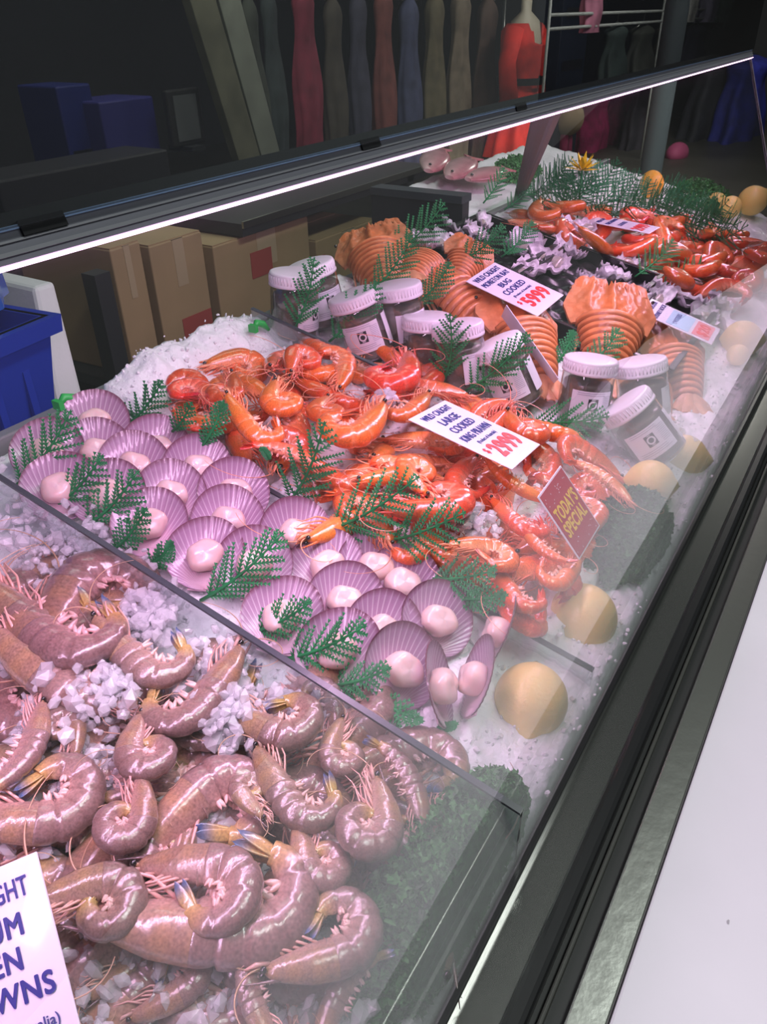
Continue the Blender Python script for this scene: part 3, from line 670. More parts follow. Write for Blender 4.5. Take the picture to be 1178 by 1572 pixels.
for i, (x, y, roll, turn, lean, lb) in enumerate(scs):
    o = at(x, y, .024); tc = nrm(CAM-o); n = nrm(.72*tc+.28*NB+np.array([0, 0, -.008*lean]))
    up = R@np.array([math.sin(math.radians(roll)), -1, 0]); up = nrm(up-n*(up@n)); xx = np.cross(up, n)
    B = np.stack([xx, up, n], 1)@np.array(Matrix.Rotation(math.radians(turn), 3, 'Y'))@np.array(Matrix.Rotation(math.radians(-5), 3, 'X'))
    inst(SC[i % 3], frame(o, B[:, 0], B[:, 1], B[:, 2], RNG.uniform(.97, 1.03)), lb)

# whiskers and legs never pass through the front pane: those that would are broken off
bpy.context.view_layer.update(); _cut = 0
for o in list(COL.objects):
    if o.parent and o.parent.name.startswith(('raw_prawn', 'cooked_prawn')) and o.type == 'MESH':
        M_ = np.array(o.matrix_world); n_ = len(o.data.vertices); V_ = np.empty(n_*3); o.data.vertices.foreach_get('co', V_); W_ = V_.reshape(-1, 3)@M_[:3, :3].T+M_[:3, 3]
        if (W_[:, 1] < GB[0]+.004+(W_[:, 2]-GB[1])/math.tan(PHI)).any():
            if o.name.startswith(('antenna', 'leg', 'mouth')): bpy.data.objects.remove(o); _cut += 1
            else: print('through glass:', o.name, o.parent.name, o.parent['label'])
print('broken off', _cut)

# ================================================================ FERNS
FERN = mat('fern_green', (.026, .30, .09), .45, var=.3, vscale=40, thin=.25)
def fern(name, o, tip, label, group=None, wid=.30, n=9, bend=.12, seed=0, m=FERN, nh=None):
    rs = random.Random(seed); o = np.array(o); tip = np.array(tip); L_ = np.linalg.norm(tip-o); y = nrm(tip-o)
    tc = nrm(CAM+[0, 0, .2]-o) if nh is None else nh; z = nrm(tc-y*(tc@y)); x = np.cross(y, z)
    r = thing(name, label, 'fern', mtx=frame(o, x, y, z), group=group)
    cur = lambda u: np.array([bend*L_*math.sin(u*PI)*.5, L_*u, bend*L_*.6*math.sin(u*PI)])
    obj('stem', (MB().tube([cur(u) for u in np.linspace(0, 1, 10)], np.linspace(.0019, .0008, 10), 5), m), r)
    mb = MB()
    for k in range(n):
        u = .10+.88*k/(n-1); b = cur(u)
        for sd in (-1, 1):
            pl = L_*wid*(math.sin(PI*min(1, .22+u*.80))**.7)*rs.uniform(.85, 1.12); an = math.radians(rs.uniform(38, 54)*(1-.3*u))
            d = np.array([sd*math.sin(an), math.cos(an), rs.uniform(-.25, .15)]); d /= np.linalg.norm(d); e = np.cross([0, 0, 1.], d); e /= np.linalg.norm(e)
            q = b+d*pl; wv = .0011
            mb.tube([b, (b+q)/2+[0, 0, .02*pl], q], [.0008, .0007, .0003], 4)
            nt_ = max(4, int(pl/.0036))
            for t in range(nt_):
                v = (t+.6)/nt_; c = b+d*pl*v+[0, 0, .04*pl*v*(1-v)]; tl = .0056*(1-.55*v)*(.7+.3*min(1, L_/.1))
                for ss in (-1, 1):
                    g = nrm(e*ss*.85+d*.75+np.array([0, 0, .25])); mb.add([c-d*.0021, c+d*.0016, c+g*tl, c+[0, 0, .0006]], [(0, 1, 2), (0, 2, 3), (1, 3, 2), (0, 3, 1)], None, False)
    obj('leaflets', (mb, m), r); return r
FERNB = mat('pale_fern_green', (.06, .34, .15), .4, var=.3, vscale=20, thin=.25)
fl = [(22,748,102,640,0,.07,'fern sprig at the far left edge, in front of the back scallops'),(78,782,152,706,0,.06,'second fern sprig from the left along the divider'),
 (128,812,206,730,0,.06,'third fern sprig from the left, its tip over a bluish scallop'),(172,846,221,786,0,.05,'short fern sprig at the foot of the large pink-violet scallop'),(224,872,262,836,.0,.035,'tiny fern sprig left of the long one at the divider'),
 (195,652,245,590,0,.06,'dark fern sprig standing between the back scallops and white ice'),(265,662,292,622,.04,.08,'small fern sprig on the red prawn heads at the left'),(308,688,340,622,.03,.075,'fern sprig with narrow tip over the folded cooked prawn'),
 (415,705,402,690,.05,.06,'tuft of fern tips under the level orange prawn'),
 (308,922,425,826,0,.065,'long fern sprig lying from the divider up across two scallops'),(384,972,470,928,0,.05,'fern sprig in front of the smooth mauve scallop'),(438,1012,552,964,0,.055,'fern sprig reaching over the smooth dark scallop near the middle'),
 (508,1052,592,1028,0,.045,'fern sprig lying low at the front of the scallops'),(565,1060,642,1104,0,.02,'fern sprig pointing down to the right along the divider'),(672,1118,698,1112,0,.01,'tiny fern tip beneath the narrow edge-on scallop'),
 (440,775,494,658,.02,.12,'tall fern sprig between the scallops and the curled cooked prawns'),(500,815,632,738,.02,.11,'fern sprig crossing the cooked prawns at lower middle'),(585,830,704,790,.02,.10,'fern sprig at the foot of the cooked pile above the dark purple scallop'),
 (660,888,754,876,.02,.07,'flat fern sprig right of the dark purple scallop'),(696,918,772,914,.02,.05,'lowest flat fern sprig at the foot of the pinkish prawns'),
 (452,505,480,405,.03,.12,'fern sprig standing against the rear pale-lidded jar'),(505,525,575,440,.02,.10,'fern sprig leaning over the jar with a square logo'),(568,452,628,368,.05,.13,'fern sprig lying over the leftmost orange bug'),
 (636,470,688,408,.05,.12,'fern sprig between the jar row and the orange bugs'),(682,585,690,490,.02,.11,'upright fern sprig in front of the small jar'),(715,600,806,520,.02,.11,'fern sprig in front of the jar under the tilted card'),
 (812,645,925,640,.02,.07,'fern sprig lying across the foot of the wide-lid jar'),(852,562,878,512,.03,.07,'fern sprig standing between the price card and the bug tail'),(888,575,946,510,.03,.08,'fern sprig in front of the biggest ribbed bug'),
 (595,398,676,318,.05,.14,'fern sprig at the back corner of the oyster tray'),(700,405,770,352,.05,.12,'fern sprig over the rear oyster tray'),(742,312,772,262,.02,.08,'fern sprig on the rim between the near and far ice'),
 (775,322,812,285,.02,.06,'fern sprig beside the foot of the grey post'),(975,425,1030,372,.03,.08,'fern sprig between the trays and the far red prawns'),(1010,440,1078,405,.02,.05,'short fern sprig at the front corner of the oyster tray'),(770,395,815,345,.04,.09,'fern sprig on the middle of the rear oyster tray')]
for i, (a, b, c, d, h0, h1, lb) in enumerate(fl):
    p0_, p1_ = at(a, b, h0), at(c, d, h1)
    fern('fern_sprig', p0_, p0_+(p1_-p0_)*1.08, lb, wid=.36 if i not in (13, 14) else .3, n=8 if abs(c-a)+abs(d-b) < 70 else 11, seed=i)
k = 0
for (a, b, c, d) in [(845,330,880,268),(870,325,925,250),(900,330,965,262),(935,335,1000,275),(960,345,1040,300),(1000,345,1075,305),(1030,355,1110,318),(1060,362,1140,340),(830,300,870,248),(985,318,1060,282),(1075,345,1120,305),(880,300,905,252),(850,300,880,262),(905,300,950,245),(940,310,985,262),(965,330,1030,290),(1000,335,1050,300),(1040,350,1095,325),(1020,318,1075,292),(820,320,850,285),(900,345,940,300),(860,315,915,275),(930,330,990,300),(1090,370,1150,345),(1060,345,1110,322),(840,285,880,240),(810,300,850,262)]:
    fern('fern_sprig', at(a, b, .01), at(c, d, .11), 'bushy fern sprig in the green bank behind the far red prawns', 'ferns banked behind the far prawns', wid=.42, n=11, seed=50+k, m=FERNB); k += 1

# ================================================================ JARS
LIDM = mat('jar_lid', (.80, .76, .82), .3); LBL = mat('jar_label', (.78, .77, .84), .4); INK = mat('black_ink', (.02, .02, .03), .6); GREYINK = mat('grey_ink', (.30, .30, .38), .6)
JGL = glass('jar_glass', (.80, .80, .76), 1.5, haze=.04); MEATJ = mat('jar_contents', (.13, .105, .085), .35, var=.6, vscale=55, coat=.4, bump=.4, bscale=60)
def arc_patch(mb, R_, a0, a1, z0, z1, n=14, t=.0003):
    a = np.radians(np.linspace(a0, a1, n)); V = np.zeros((2, n, 3))
    for i, z in enumerate((z0, z1)): V[i] = np.stack([R_*np.sin(a), -R_*np.cos(a), np.full(n, z)], 1)
    return mb.grid(V)
def jar():
    r = thing('glass_jar', 'jar', 'jar'); H, Rr = .088, .0325
    obj('glass_body', (MB().lathe([(0, 0), (.029, 0), (Rr, .004), (Rr, .066), (.031, .071), (.028, .075), (.028, .080)], 40), JGL), r)
    rs = random.Random(2); cb = MB(); prof = [(0, .002)]+[(.0295+rs.uniform(-.0015, .0008), z) for z in np.linspace(.004, .058, 12)]+[(0, .062)]; cb.lathe(prof, 30); obj('contents', (cb, MEATJ), r)
    lid = MB().lathe([(0, .087), (.030, .087), (.0325, .0862), (.0335, .084), (.0335, .0735), (.0342, .0725), (.0342, .0700), (.0325, .0695)], 48)
    for q in range(48):
        a = q*2*PI/48; lid.tube([(.0334*math.cos(a), .0334*math.sin(a), .0745), (.0334*math.cos(a), .0334*math.sin(a), .0832)], .0007, 4)
    obj('lid', (lid, LIDM), r)
    lb = obj('label', (arc_patch(MB(), Rr+.0004, -52, 42, .014, .052), LBL), r)
    arc_patch_ = MB(); arc_patch(arc_patch_, Rr+.0007, -14, 8, .028, .043, 6); obj('logo_square', (arc_patch_, INK), lb)
    lg = MB(); n = 22; V = np.zeros((2, n, 3))
    for i, rad in enumerate((.0032, .0052)):
        for j in range(n):
            t = j*2*PI/(n-1); a = math.radians(-3)+rad*math.cos(t)/Rr; V[i, j] = ((Rr+.0010)*math.sin(a), -(Rr+.0010)*math.cos(a), .0355+rad*math.sin(t))
    lg.grid(V)
    for z0 in (.0290, .0415): arc_patch(lg, Rr+.0010, -7, 1, z0, z0+.0008, 4)
    obj('logo_ring', (lg, LBL), lb)
    pr = MB()
    for z in (.018, .0205, .023, .047, .0495): arc_patch(pr, Rr+.0007, -40, 32-10*((z*1000) % 3 > 1), z, z+.0006, 10)
    for z in np.arange(.026, .046, .0022): arc_patch(pr, Rr+.0007, 18, 38, z, z+.0005, 5)
    o = obj('print', (pr, GREYINK), lb)
    sl = MB(); arc_patch(sl, Rr+.0004, 60, 150, .012, .054, 12); obj('back_label', (sl, LBL), r)
    return r
J0 = jar()
def place(o3, upv, face, spin=0):           # local z along upv, local -y turned to face
    z = nrm(upv); y = -nrm(face-z*(face@z)); x = np.cross(y, z); B = np.stack([x, y, z], 1)@np.array(Matrix.Rotation(math.radians(spin), 3, 'Z')); return B
jl = [((500,500),.0,(478,420),.085,30,'jar with a pale greenish lid leaning far back at the rear corner'),
 ((452,520),.0,(452,448),.07,60,'jar at the very back left behind the clear corner plate'),
 ((572,548),.0,(542,462),.088,-6,'jar leaning back with a square black logo turned to the front'),
 ((622,535),.0,(611,458),.088,38,'jar with a close-printed label, right of the one with the square logo'),
 ((712,600),.0,(702,512),.080,55,'small jar behind the upright fern, label in shade'),
 ((800,620),.005,(764,540),.085,-16,'wide tilted jar beneath the narrow price card'),
 ((888,655),.0,(901,588),.075,24,'jar standing upright with its lid to the right of the price card'),
 ((990,655),.0,(984,592),.07,95,'jar behind the toppled one, seen through the haze'),
 ((1018,705),.010,(962,630),.062,2,'toppled jar leaning left with its logo label, beside the lemon'),
 ((655,585),-.02,(655,520),.03,80,'jar sunk in the ice between two others, lid hidden')]
for (p0, h0, p1, h1, spin, lb) in jl:
    a = at(*p0, h0); tc = nrm(CAM-a); d = R@np.array([p1[0]-p0[0], p1[1]-p0[1], 0.]); d = nrm(d-tc*(d@tc)); t = math.radians(17); z = d*math.cos(t)+tc*math.sin(t)
    B = place(a, z, tc, spin); inst(J0, frame(a+NB*.004, B[:, 0], B[:, 1], B[:, 2], 1.04), lb)

# ================================================================ MORETON BAY BUGS
BUGM = mat('bug_shell', rough=.42, vcol=True, coat=.35, bump=.7, bscale=150, var=.3, vscale=35, sss=.1)
def bug(seed):
    r = thing('flathead_bug', 'bug', 'shellfish'); rs = np.random.RandomState(seed); L_ = .075
    def sheet(name, s0, s1, n, wf, hf, cf, ser=0, m=41, drop=0):
        V = np.zeros((n, m, 3)); C = np.zeros((n, m, 3))
        for i in range(n):
            s_ = s0+(s1-s0)*i/(n-1); w_ = wf(s_)
            for j in range(m):
                u = -1+2*j/(m-1); sw = 1+(ser*(.06*abs(((i*1.9) % 2)-1)) if abs(u) > .94 else 0)
                front = -.010*ser*(abs(((j*1.0) % 2)-1)-.5) if i == 0 else 0
                z = hf(s_, u); V[i, j] = (u*w_*sw, -s_*L_*2+L_*.9+front+.020*ser*(u*u)*(-1 if i < 4 else 0)*0, z); C[i, j] = cf(s_, u)
        B = V.copy(); B[:, :, 2] -= .0035; mb = MB().grid(V, C, flip=True).grid(B, C*.9)
        for e in (0, -1): mb.grid(np.stack([V[e], B[e]], 0), np.stack([C[e], C[e]], 0), flip=(e == -1))
        for e in (0, -1): mb.grid(np.stack([V[:, e], B[:, e]], 0), np.stack([C[:, e], C[:, e]], 0), flip=(e == 0))
        return obj(name, (mb, BUGM), r)
    oc = np.array((.62, .17, .045)); pc = np.array((.80, .38, .20)); dc = np.array((.28, .07, .02))
    hw = lambda s_: .055*min(1, .80+.9*s_)*(1-.28*max(0, s_-.25)/.25)
    sheet('head_shield', -.02, .46, 22, hw, lambda s_, u: .016*(1-abs(u)**2.2)*(.45+1.1*max(0, s_))+.0016*math.sin(9*u+3*s_)*(1-u*u)+.0008*math.sin(31*u)*math.cos(40*s_)+.005*math.exp(-(u/.10)**2)+.003*math.exp(-((abs(u)-.5)/.08)**2), lambda s_, u: oc*(1-.5*abs(u)**3)+pc*.5*abs(u)**3+.12*(dc-oc)*math.sin(u*11)**2, ser=1)
    for k in range(9):
        s0 = .43+.058*k; w0 = .0395-.0021*k
        arch = lambda s_, u, s0=s0, k=k: (.031-.0010*k)*(math.sqrt(max(0, 1-(u*.97)**2)))-.55*max(0, s_-.55)**2*.12-.004+.0035*(1-(s_-s0)/.10)*0+.0030*math.sin((s_-s0)/.072*PI)
        sheet('tail_segment', s0, s0+.072, 7, lambda s_, w0=w0: w0, arch, lambda s_, u, s0=s0: (oc*.9+pc*.25) if (s_-s0) > .015 and (s_-s0) < .056 else dc+oc*.25, m=33)
    fn = MB()
    for k in range(5):
        a = math.radians(-38+19*k); n, m = 8, 9; V = np.zeros((n, m, 3))
        for i in range(n):
            u = i/(n-1); wd = .0085*math.sin(PI*(.15+.72*u))**.6
            for j in range(m):
                t = -1+2*j/(m-1); V[i, j] = (math.sin(a)*(.008+.034*u)+math.cos(a)*wd*t, -.078-.032*u*math.cos(a)+math.sin(a)*wd*t, .006*(1-u)+.002*(1-t*t)+.0012*(k % 2))
        B = V.copy(); B[:, :, 2] -= .0015; fn.grid(V, np.tile(pc*.8+oc*.2, (n, m, 1)), flip=True).grid(B, oc)
        fn.grid(np.stack([V[-1], B[-1]], 0), oc, flip=True)
    obj('tail_fan', (fn, BUGM), r)
    for s_ in (-1, 1):
        mb = MB(); n, m = 8, 10; V = np.zeros((n, m, 3))              # broad flat feeler plate
        for i in range(n):
            u = i/(n-1); wd = .019*(1-.12*u)*(1 if i < n-1 else .92)
            for j in range(m):
                t = -1+2*j/(m-1); V[i, j] = (s_*(.0225+.002*u)+wd*1.15*t, L_*.9-.003+.020*u*(1-.30*max(0, s_*t)**4)+(.0025 if j % 2 and i == n-1 else 0), .0015+.0012*(1-t*t)+.0012*math.sin(t*9))
        B = V.copy(); B[:, :, 2] -= .002; mb.grid(V, np.tile(oc, (n, m, 1)), flip=True).grid(B, oc); obj('antenna_plate', (mb, BUGM), r)
        e = MB(); q = np.linspace(0, PI, 7); a = np.arange(10)*2*PI/10; V = np.stack([np.outer(np.sin(q), np.cos(a)), np.outer(np.sin(q), np.sin(a)), np.repeat(np.cos(q)[:, None], 10, 1)], 2)*.0022+[s_*.050, L_*.74, .004]
        e.grid(V, None, closed=True, flip=True); obj('eye', (e, EYE), r)
        lg = MB()
        for k in range(4):
            y = .03-.016*k; lg.tube([(s_*.015, y, -.004), (s_*.034, y-.004, -.004), (s_*.036, y-.022, -.010)], [.003, .0026, .001], 6, pc)
        obj('walking_legs', (lg, BUGM), r)
    return r
BG = [bug(0), bug(3)]
bl = [((935,505),100,92,.048,1.32,(-.05,.30),'biggest ribbed orange bug, right of the bug price card'),((805,515),125,75,.040,1.25,(.1,.2),'orange bug with ribbed tail between the narrow card and the biggest bug'),
 ((1035,552),125,88,.016,1.15,(0,.2),'pale orange bug seen through the hazy glass beside the blue-white card'),((690,452),150,70,.045,1.25,(0,.2),'orange-brown bug with ribbed tail curving left of the bug price card'),
 ((578,395),110,80,.060,1.2,(-.45,.1),'orange bug shield standing up at the back left behind the jars'),((645,412),60,80,.050,1.1,(-.2,-.2),'orange bug under the fern in the middle of the bug row'),
 ((715,402),60,80,.052,.85,(.2,.2),'small orange bug between the rear oyster tray and the bug card'),((1000,598),120,88,.0,.8,(.1,.1),'faint orange bug low behind the jars in the haze')]
for i, ((px, py), ang, _, h, sc_, (tx, ty), lb) in enumerate(bl):
    o = at(px, py, h); a = math.radians(ang); q = at(px+12*math.cos(a), py-12*math.sin(a), h); y = nrm(q-o); z = NB; x = np.cross(y, z)
    B = np.stack([x, y, z], 1)@np.array(Matrix.Rotation(ty, 3, 'X') @ Matrix.Rotation(tx, 3, 'Y'))
    inst(BG[i % 2], frame(o, B[:, 0], B[:, 1], B[:, 2], sc_), lb)

# ================================================================ OYSTERS AND TRAYS
def quadmb(mb, P, t, nv):
    P = [np.array(p) for p in P]; return mb.hexa(P+[p+nv*t for p in P])
UY = np.array([0, math.cos(TH), math.sin(TH)]); UX = np.array([1., 0, 0])
def tray(x0, y0, lx, ly, label, hh=.03):
    o = np.array([x0, y0, bedz(x0, y0)+.012]); r = thing('oyster_tray', label, 'tray', mtx=frame(o, UX, UY, NB))
    mb = MB().box((0, 0, 0), (lx, ly, .0015))
    mb.box((0, 0, 0), (.002, ly, hh)).box((lx-.002, 0, 0), (lx, ly, hh)).box((0, 0, 0), (lx, .002, hh)).box((0, ly-.002, 0), (lx, ly, hh))
    obj('tray_shell', (mb, BLACK), r)
    mb = MB().box((-.008, -.008, hh), (lx+.008, 0, hh+.002)).box((-.008, ly, hh), (lx+.008, ly+.008, hh+.002)).box((-.008, 0, hh), (0, ly, hh+.002)).box((lx, 0, hh), (lx+.008, ly, hh+.002))
    bevel(obj('rim', (mb, BLACK), r), .001)
    mb = MB()                                            # moulded waves that hold the shells
    n, m = 60, 36; V = np.zeros((n, m, 3))
    for i in range(n):
        for j in range(m):
            x, y = .003+(lx-.006)*i/(n-1), .003+(ly-.006)*j/(m-1); V[i, j] = (x, y, .007+.006*math.sin(x*150)*math.sin(y*110)+.003*math.sin(x*60+1))
    mb.grid(V, flip=True); obj('moulded_insert', (mb, BLACK), r)
    return r
tray(1.115, .53, .36, .165, 'rear black plastic oyster tray, nearest the staff side'); tray(1.125, .335, .36, .175, 'middle black plastic oyster tray behind the bug price card'); tray(1.12, .215, .30, .10, 'front black plastic oyster tray behind the blue-white price card')
OYS = mat('oyster_shell', rough=.5, vcol=True, bump=.9, bscale=120, var=.25, vscale=45, coat=.2); OYM = mat('oyster_meat', (.42, .38, .34), .12, coat=1, var=.4, vscale=60, sss=.2, bump=.3, bscale=120)
def oyster(seed):
    r = thing('oyster', 'oyster', 'oyster'); rs = np.random.RandomState(seed); n, m = 12, 56; ph = rs.rand(4)*6
    def surf(k, z0):
        V = np.zeros((n, m, 3)); C = np.zeros((n, m, 3))
        for j in range(m):
            t = j*2*PI/m; rad = (.020+.009*math.cos(t))*(1+.10*math.sin(3*t+ph[0])+.07*math.sin(7*t+ph[1])+.05*math.sin(13*t+ph[2]))
            for i in range(n):
                u = i/(n-1); x, y = rad*u*1.45*math.cos(t), rad*u*math.sin(t)*1.0
                z = .011*u**3*(1 if k else .75)+.0035*u*u*math.sin(9*t+ph[3])+z0*(1-u*.7)
                V[i, j] = (x, y, z); C[i, j] = mixc((.80, .76, .82), (.55, .50, .58), np.array(.5+.5*math.sin(u*22+t)))*(1 if k else .8)
        return V, C
    V, C = surf(1, 0); B, CB = surf(0, -.008); mb = MB().grid(V, C, closed=True, flip=True).grid(B, CB, closed=True); mb.grid(np.stack([V[-1], B[-1]], 0), np.stack([C[-1], CB[-1]], 0), closed=True, flip=True)
    obj('shell', (mb, OYS), r)
    n2, m2 = 7, 26; V = np.zeros((n2, m2, 3))
    for i in range(n2):
        a = i/(n2-1)*PI/2
        for j in range(m2):
            t = j*2*PI/m2; k = 1+.15*math.sin(3*t+ph[2])+.08*math.sin(8*t); V[i, j] = (.016*math.sin(a)*k*math.cos(t)+.002, .0105*math.sin(a)*k*math.sin(t), .002+.0055*math.cos(a))
    obj('meat', (MB().grid(V, None, closed=True, flip=True), OYM), r, label='glossy grey oyster meat'); return r
OY = [oyster(i) for i in range(4)]
ol = [(700,356,'T1'),(722,350,'T1'),(742,345,'T1'),(735,362,'T1'),(783,378,'T1'),(798,368,'T1'),(820,368,'T1'),(806,382,'T1'),(680,378,'T1'),(716,392,'T1'),(733,396,'T1'),(712,376,'T1'),
 (838,398,'T2'),(856,402,'T2'),(868,388,'T2'),(884,392,'T2'),(905,384,'T2'),(893,428,'T2'),(912,436,'T2'),(928,428,'T2'),(938,416,'T2'),(955,428,'T2'),(965,402,'T2'),(968,390,'T2'),(800,420,'T2'),(820,408,'T2'),
 (1000,450,'T3'),(1018,444,'T3'),(1034,452,'T3'),(1010,462,'T3'),(990,468,'T3'),(1078,470,'T3'),(1095,478,'T3'),(1110,470,'T3'),(1088,488,'T3'),(650,378,'T0'),(636,374,'T0'),(904,320+30,'P'),(870,345,'P')]
od = dict(T1='opened oyster with ruffled lilac shell in the rear black tray', T2='opened oyster with ruffled lilac shell in the middle black tray', T3='opened oyster with pale shell in the front black tray', T0='pale oyster shell lying left of the rear tray by the ferns', P='whitish oyster shell on the edge of the far red prawns')
og = dict(T1='oysters in the rear tray', T2='oysters in the middle tray', T3='oysters in the front tray', T0='oysters beside the rear tray', P='oyster shells by the far prawns')
for i, (x, y, t) in enumerate(ol):
    h = .034 if t[0] == 'T' and t != 'T0' else .055; o = at(x, y, h); a = RNG.uniform(0, 2*PI); v = np.array([0, -.4, .9]); z = nrm(v+RNG.uniform(-.5, .5, 3)*[1, .6, .2])
    y_ = nrm(np.cross(z, [math.cos(a), math.sin(a), 0])); x_ = np.cross(y_, z); inst(OY[i % 4], frame(o, x_, y_, z, RNG.uniform(.85, 1.15)), od[t], og[t])

# ================================================================ LEMONS
LEM = mat('lemon_peel', (.88, .66, .20), .35, bump=.45, bscale=330, coat=.15, sss=.2, var=.1, vscale=20, bd=.0015)
ORG = mat('orange_peel', (.85, .42, .05), .38, bump=.4, bscale=300, sss=.15)
def lemon(name, m, R_=.0315, nip=1, half=False):
    r = thing(name, name, 'fruit'); pr = [(0, 1.22 if nip else 1.0)]
    for a in np.linspace(4, 176, 26):
        t = math.radians(a); z = math.cos(t)*1.02; rad = math.sin(t); z += nip*(.20*math.exp(-(a/17)**2)-.13*math.exp(-((180-a)/15)**2)); pr.append((rad, z))
    pr.append((0, -1.02-(.13 if nip else 0))); obj('peel', (MB().lathe([(a*R_, b*R_) for a, b in pr[::-1]], 40), m), r)
    st = MB().lathe([(0, -1.16*R_ if nip else -1.02*R_), (.07*R_, (-1.17 if nip else -1.03)*R_), (.08*R_, (-1.12 if nip else -1.0)*R_)], 10); obj('stem_scar', (st, mat('stem_scar', (.25, .22, .08), .7)), r)
    if nip:
        nb = MB().lathe([(0, 1.25*R_), (.03*R_, 1.245*R_), (.035*R_, 1.20*R_)], 8); obj('blossom_tip', (nb, mat('blossom_tip', (.16, .12, .04), .8)), r)
    return r
def fruit(t, px, py, h, ax, label, sc_=1.0):
    o = at(px, py, h); ni = np.array([0, math.sin(PHI), -math.cos(PHI)]); dd = (o-np.array([0, GB[0]+.006, GB[1]]))@ni; R_ = .036*sc_
    if dd < R_+.002: o = o+np.array([0, (R_+.002-dd)/math.sin(PHI), 0])
    z = nrm(ax); x = nrm(np.cross([0, 0, 1.], z)+1e-3); y = np.cross(z, x); inst(t, frame(o, x, y, z, sc_), label)
LE = lemon('lemon', LEM); OR = lemon('orange', ORG, .036, 0); OL = lemon('lemon', LEM, .033, 0)
d_ = nrm(CAM-at(830, 1080, .03)); dn = R@np.array([-.25, .75, -.6])
fruit(LE, 830, 1080, .002, dn, 'lemon with its nub pointing at the viewer, nearest on the white ice', 1.0)
fruit(OL, 930, 962, .002, R@np.array([.3, -.8, -.3]), 'smooth round lemon at the foot of the cooked prawns, behind the nearest one', 1.03)
fruit(LE, 1084, 712, .0, R@np.array([.8, .1, -.3]), 'lemon against the front rail, right of the toppled jar', 1.0)
fruit(LE, 998, 742, .014, R@np.array([.9, .1, -.1]), 'lemon hidden behind the dark parsley, only its top showing', .9)
fruit(LE, 1158, 524, .02, R@np.array([.9, .1, -.3]), 'pale lemon in the haze beyond the blue-white card', 1.0)
fruit(LE, 1133, 545, .012, R@np.array([-.6, .5, -.3]), 'small pale lemon piece-like fruit left of the hazy lemon', .55)
fruit(OR, 1001, 284, .04, (0, 0, 1), 'orange peeping out of the ferns behind the far red prawns', .95)
fruit(LE, 1156, 308, .04, R@np.array([.7, -.4, -.3]), 'largest yellow lemon at the far right above the ferns', 1.15)
fruit(LE, 1122, 318, .03, R@np.array([-.6, .5, -.3]), 'lemon left of the largest far one, at the edge of the ferns', .85)
fruit(LE, 1100, 310, .02, R@np.array([-.6, .1, .3]), 'small lemon furthest left of the far three', .75)
# yellow flower in the ferns
fw = thing('yellow_flower', 'bright yellow flower standing in the ferns near the grey post', 'flower', at(894, 262, .10)); mb = MB()
for k in range(16):
    a = k*2.4; e = .3+.7*(k/16); d = np.array([math.cos(a)*e, math.sin(a)*e, 1.1-e]); d /= np.linalg.norm(d); s_ = nrm(np.cross(d, [0, 0, 1.])+1e-3)
    mb.add([(0, 0, 0), d*.02+s_*.006, d*.042, d*.02-s_*.006, d*.02+[0, 0, .003]], [(0, 1, 4), (1, 2, 4), (2, 3, 4), (3, 0, 4)], None, False)
obj('petals', (mb, mat('petal', (.85, .60, .02), .5)), fw); obj('stem', (MB().tube([(0, 0, 0), (.005, 0, -.1)], .002, 6), FERN), fw)

# ================================================================ PARSLEY
def parsley(px, py, ax, ay, az, n, seed, label, h=.03, tint=1.0, dy=0):
    rs = np.random.RandomState(seed); o = at(px, py, 0)+[0, dy, dy*.2]; r = thing('parsley_bunch', label, 'parsley', mtx=frame(o, UX, UY, NB)); mb = MB()
    for i in range(n):
        v = rs.randn(3); v /= np.linalg.norm(v); v[2] = abs(v[2]); k = rs.uniform(.80, 1.04)*(1+.16*noise.noise(Vector(v*2.6+seed))+.14*noise.noise(Vector(v*6+seed)))
        c = v*[ax, ay, az]*k; nn = nrm(v/[ax, ay, az]*.05+rs.randn(3)*.45); t = nrm(np.cross(nn, rs.randn(3))); b = np.cross(nn, t); R_ = rs.uniform(.0032, .0056)
        m = 9; P = [c]
        for j in range(m):
            a = j*2*PI/m; q = R_*(1 if j % 2 else .55)*rs.uniform(.8, 1.2); P.append(c+t*q*math.cos(a)+b*q*math.sin(a)+nn*(R_*.55*(1 if (j//2) % 2 else -.2)+rs.uniform(-.001, .001)))
        col = np.array((.055, .19, .055))*rs.uniform(.5, 1.9)*tint
        P = np.array(P)
        mb.add(P, [(0, 1+j, 1+(j+1) % m) for j in range(m)], col, False)
    for V_ in mb.v:                          # the leaves press against the inside of the front pane
        W_ = o+V_@np.stack([UX, UY, NB]); lim = GB[0]+.007+(W_[:, 2]-GB[1])/math.tan(PHI); dd = np.maximum(0, lim-W_[:, 1]); V_ += (dd[:, None]*np.array([0, 1., 0]))@np.stack([UX, UY, NB]).T
    obj('curly_leaves', (mb, PARS), r)
    st = MB()
    for i in range(14): a = i*.45; st.tube([(ax*.3*math.cos(a), ay*.2*math.sin(a), -.01), (ax*.7*math.cos(a), ay*.25*math.sin(a)+.006, az*.4)], [.0018, .001], 5)
    obj('stalks', (st, FERN), r)
PARS = mat('parsley_leaf', rough=.5, vcol=True, thin=.2)
parsley(690, 1385, .088, .040, .040, 10500, 1, 'big curly parsley bunch beside the raw prawns at the front rail', dy=.012)
parsley(768, 1258, .032, .026, .026, 2200, 5, 'small curly parsley tuft at the end of the divider, above the big bunch', dy=.008)
parsley(975, 835, .085, .044, .036, 8500, 2, 'dark curly parsley bunch between the red sign and the front rail', tint=.7, dy=.014)
parsley(1075, 312, .10, .08, .05, 1500, 3, 'dark parsley clump behind the far ferns')

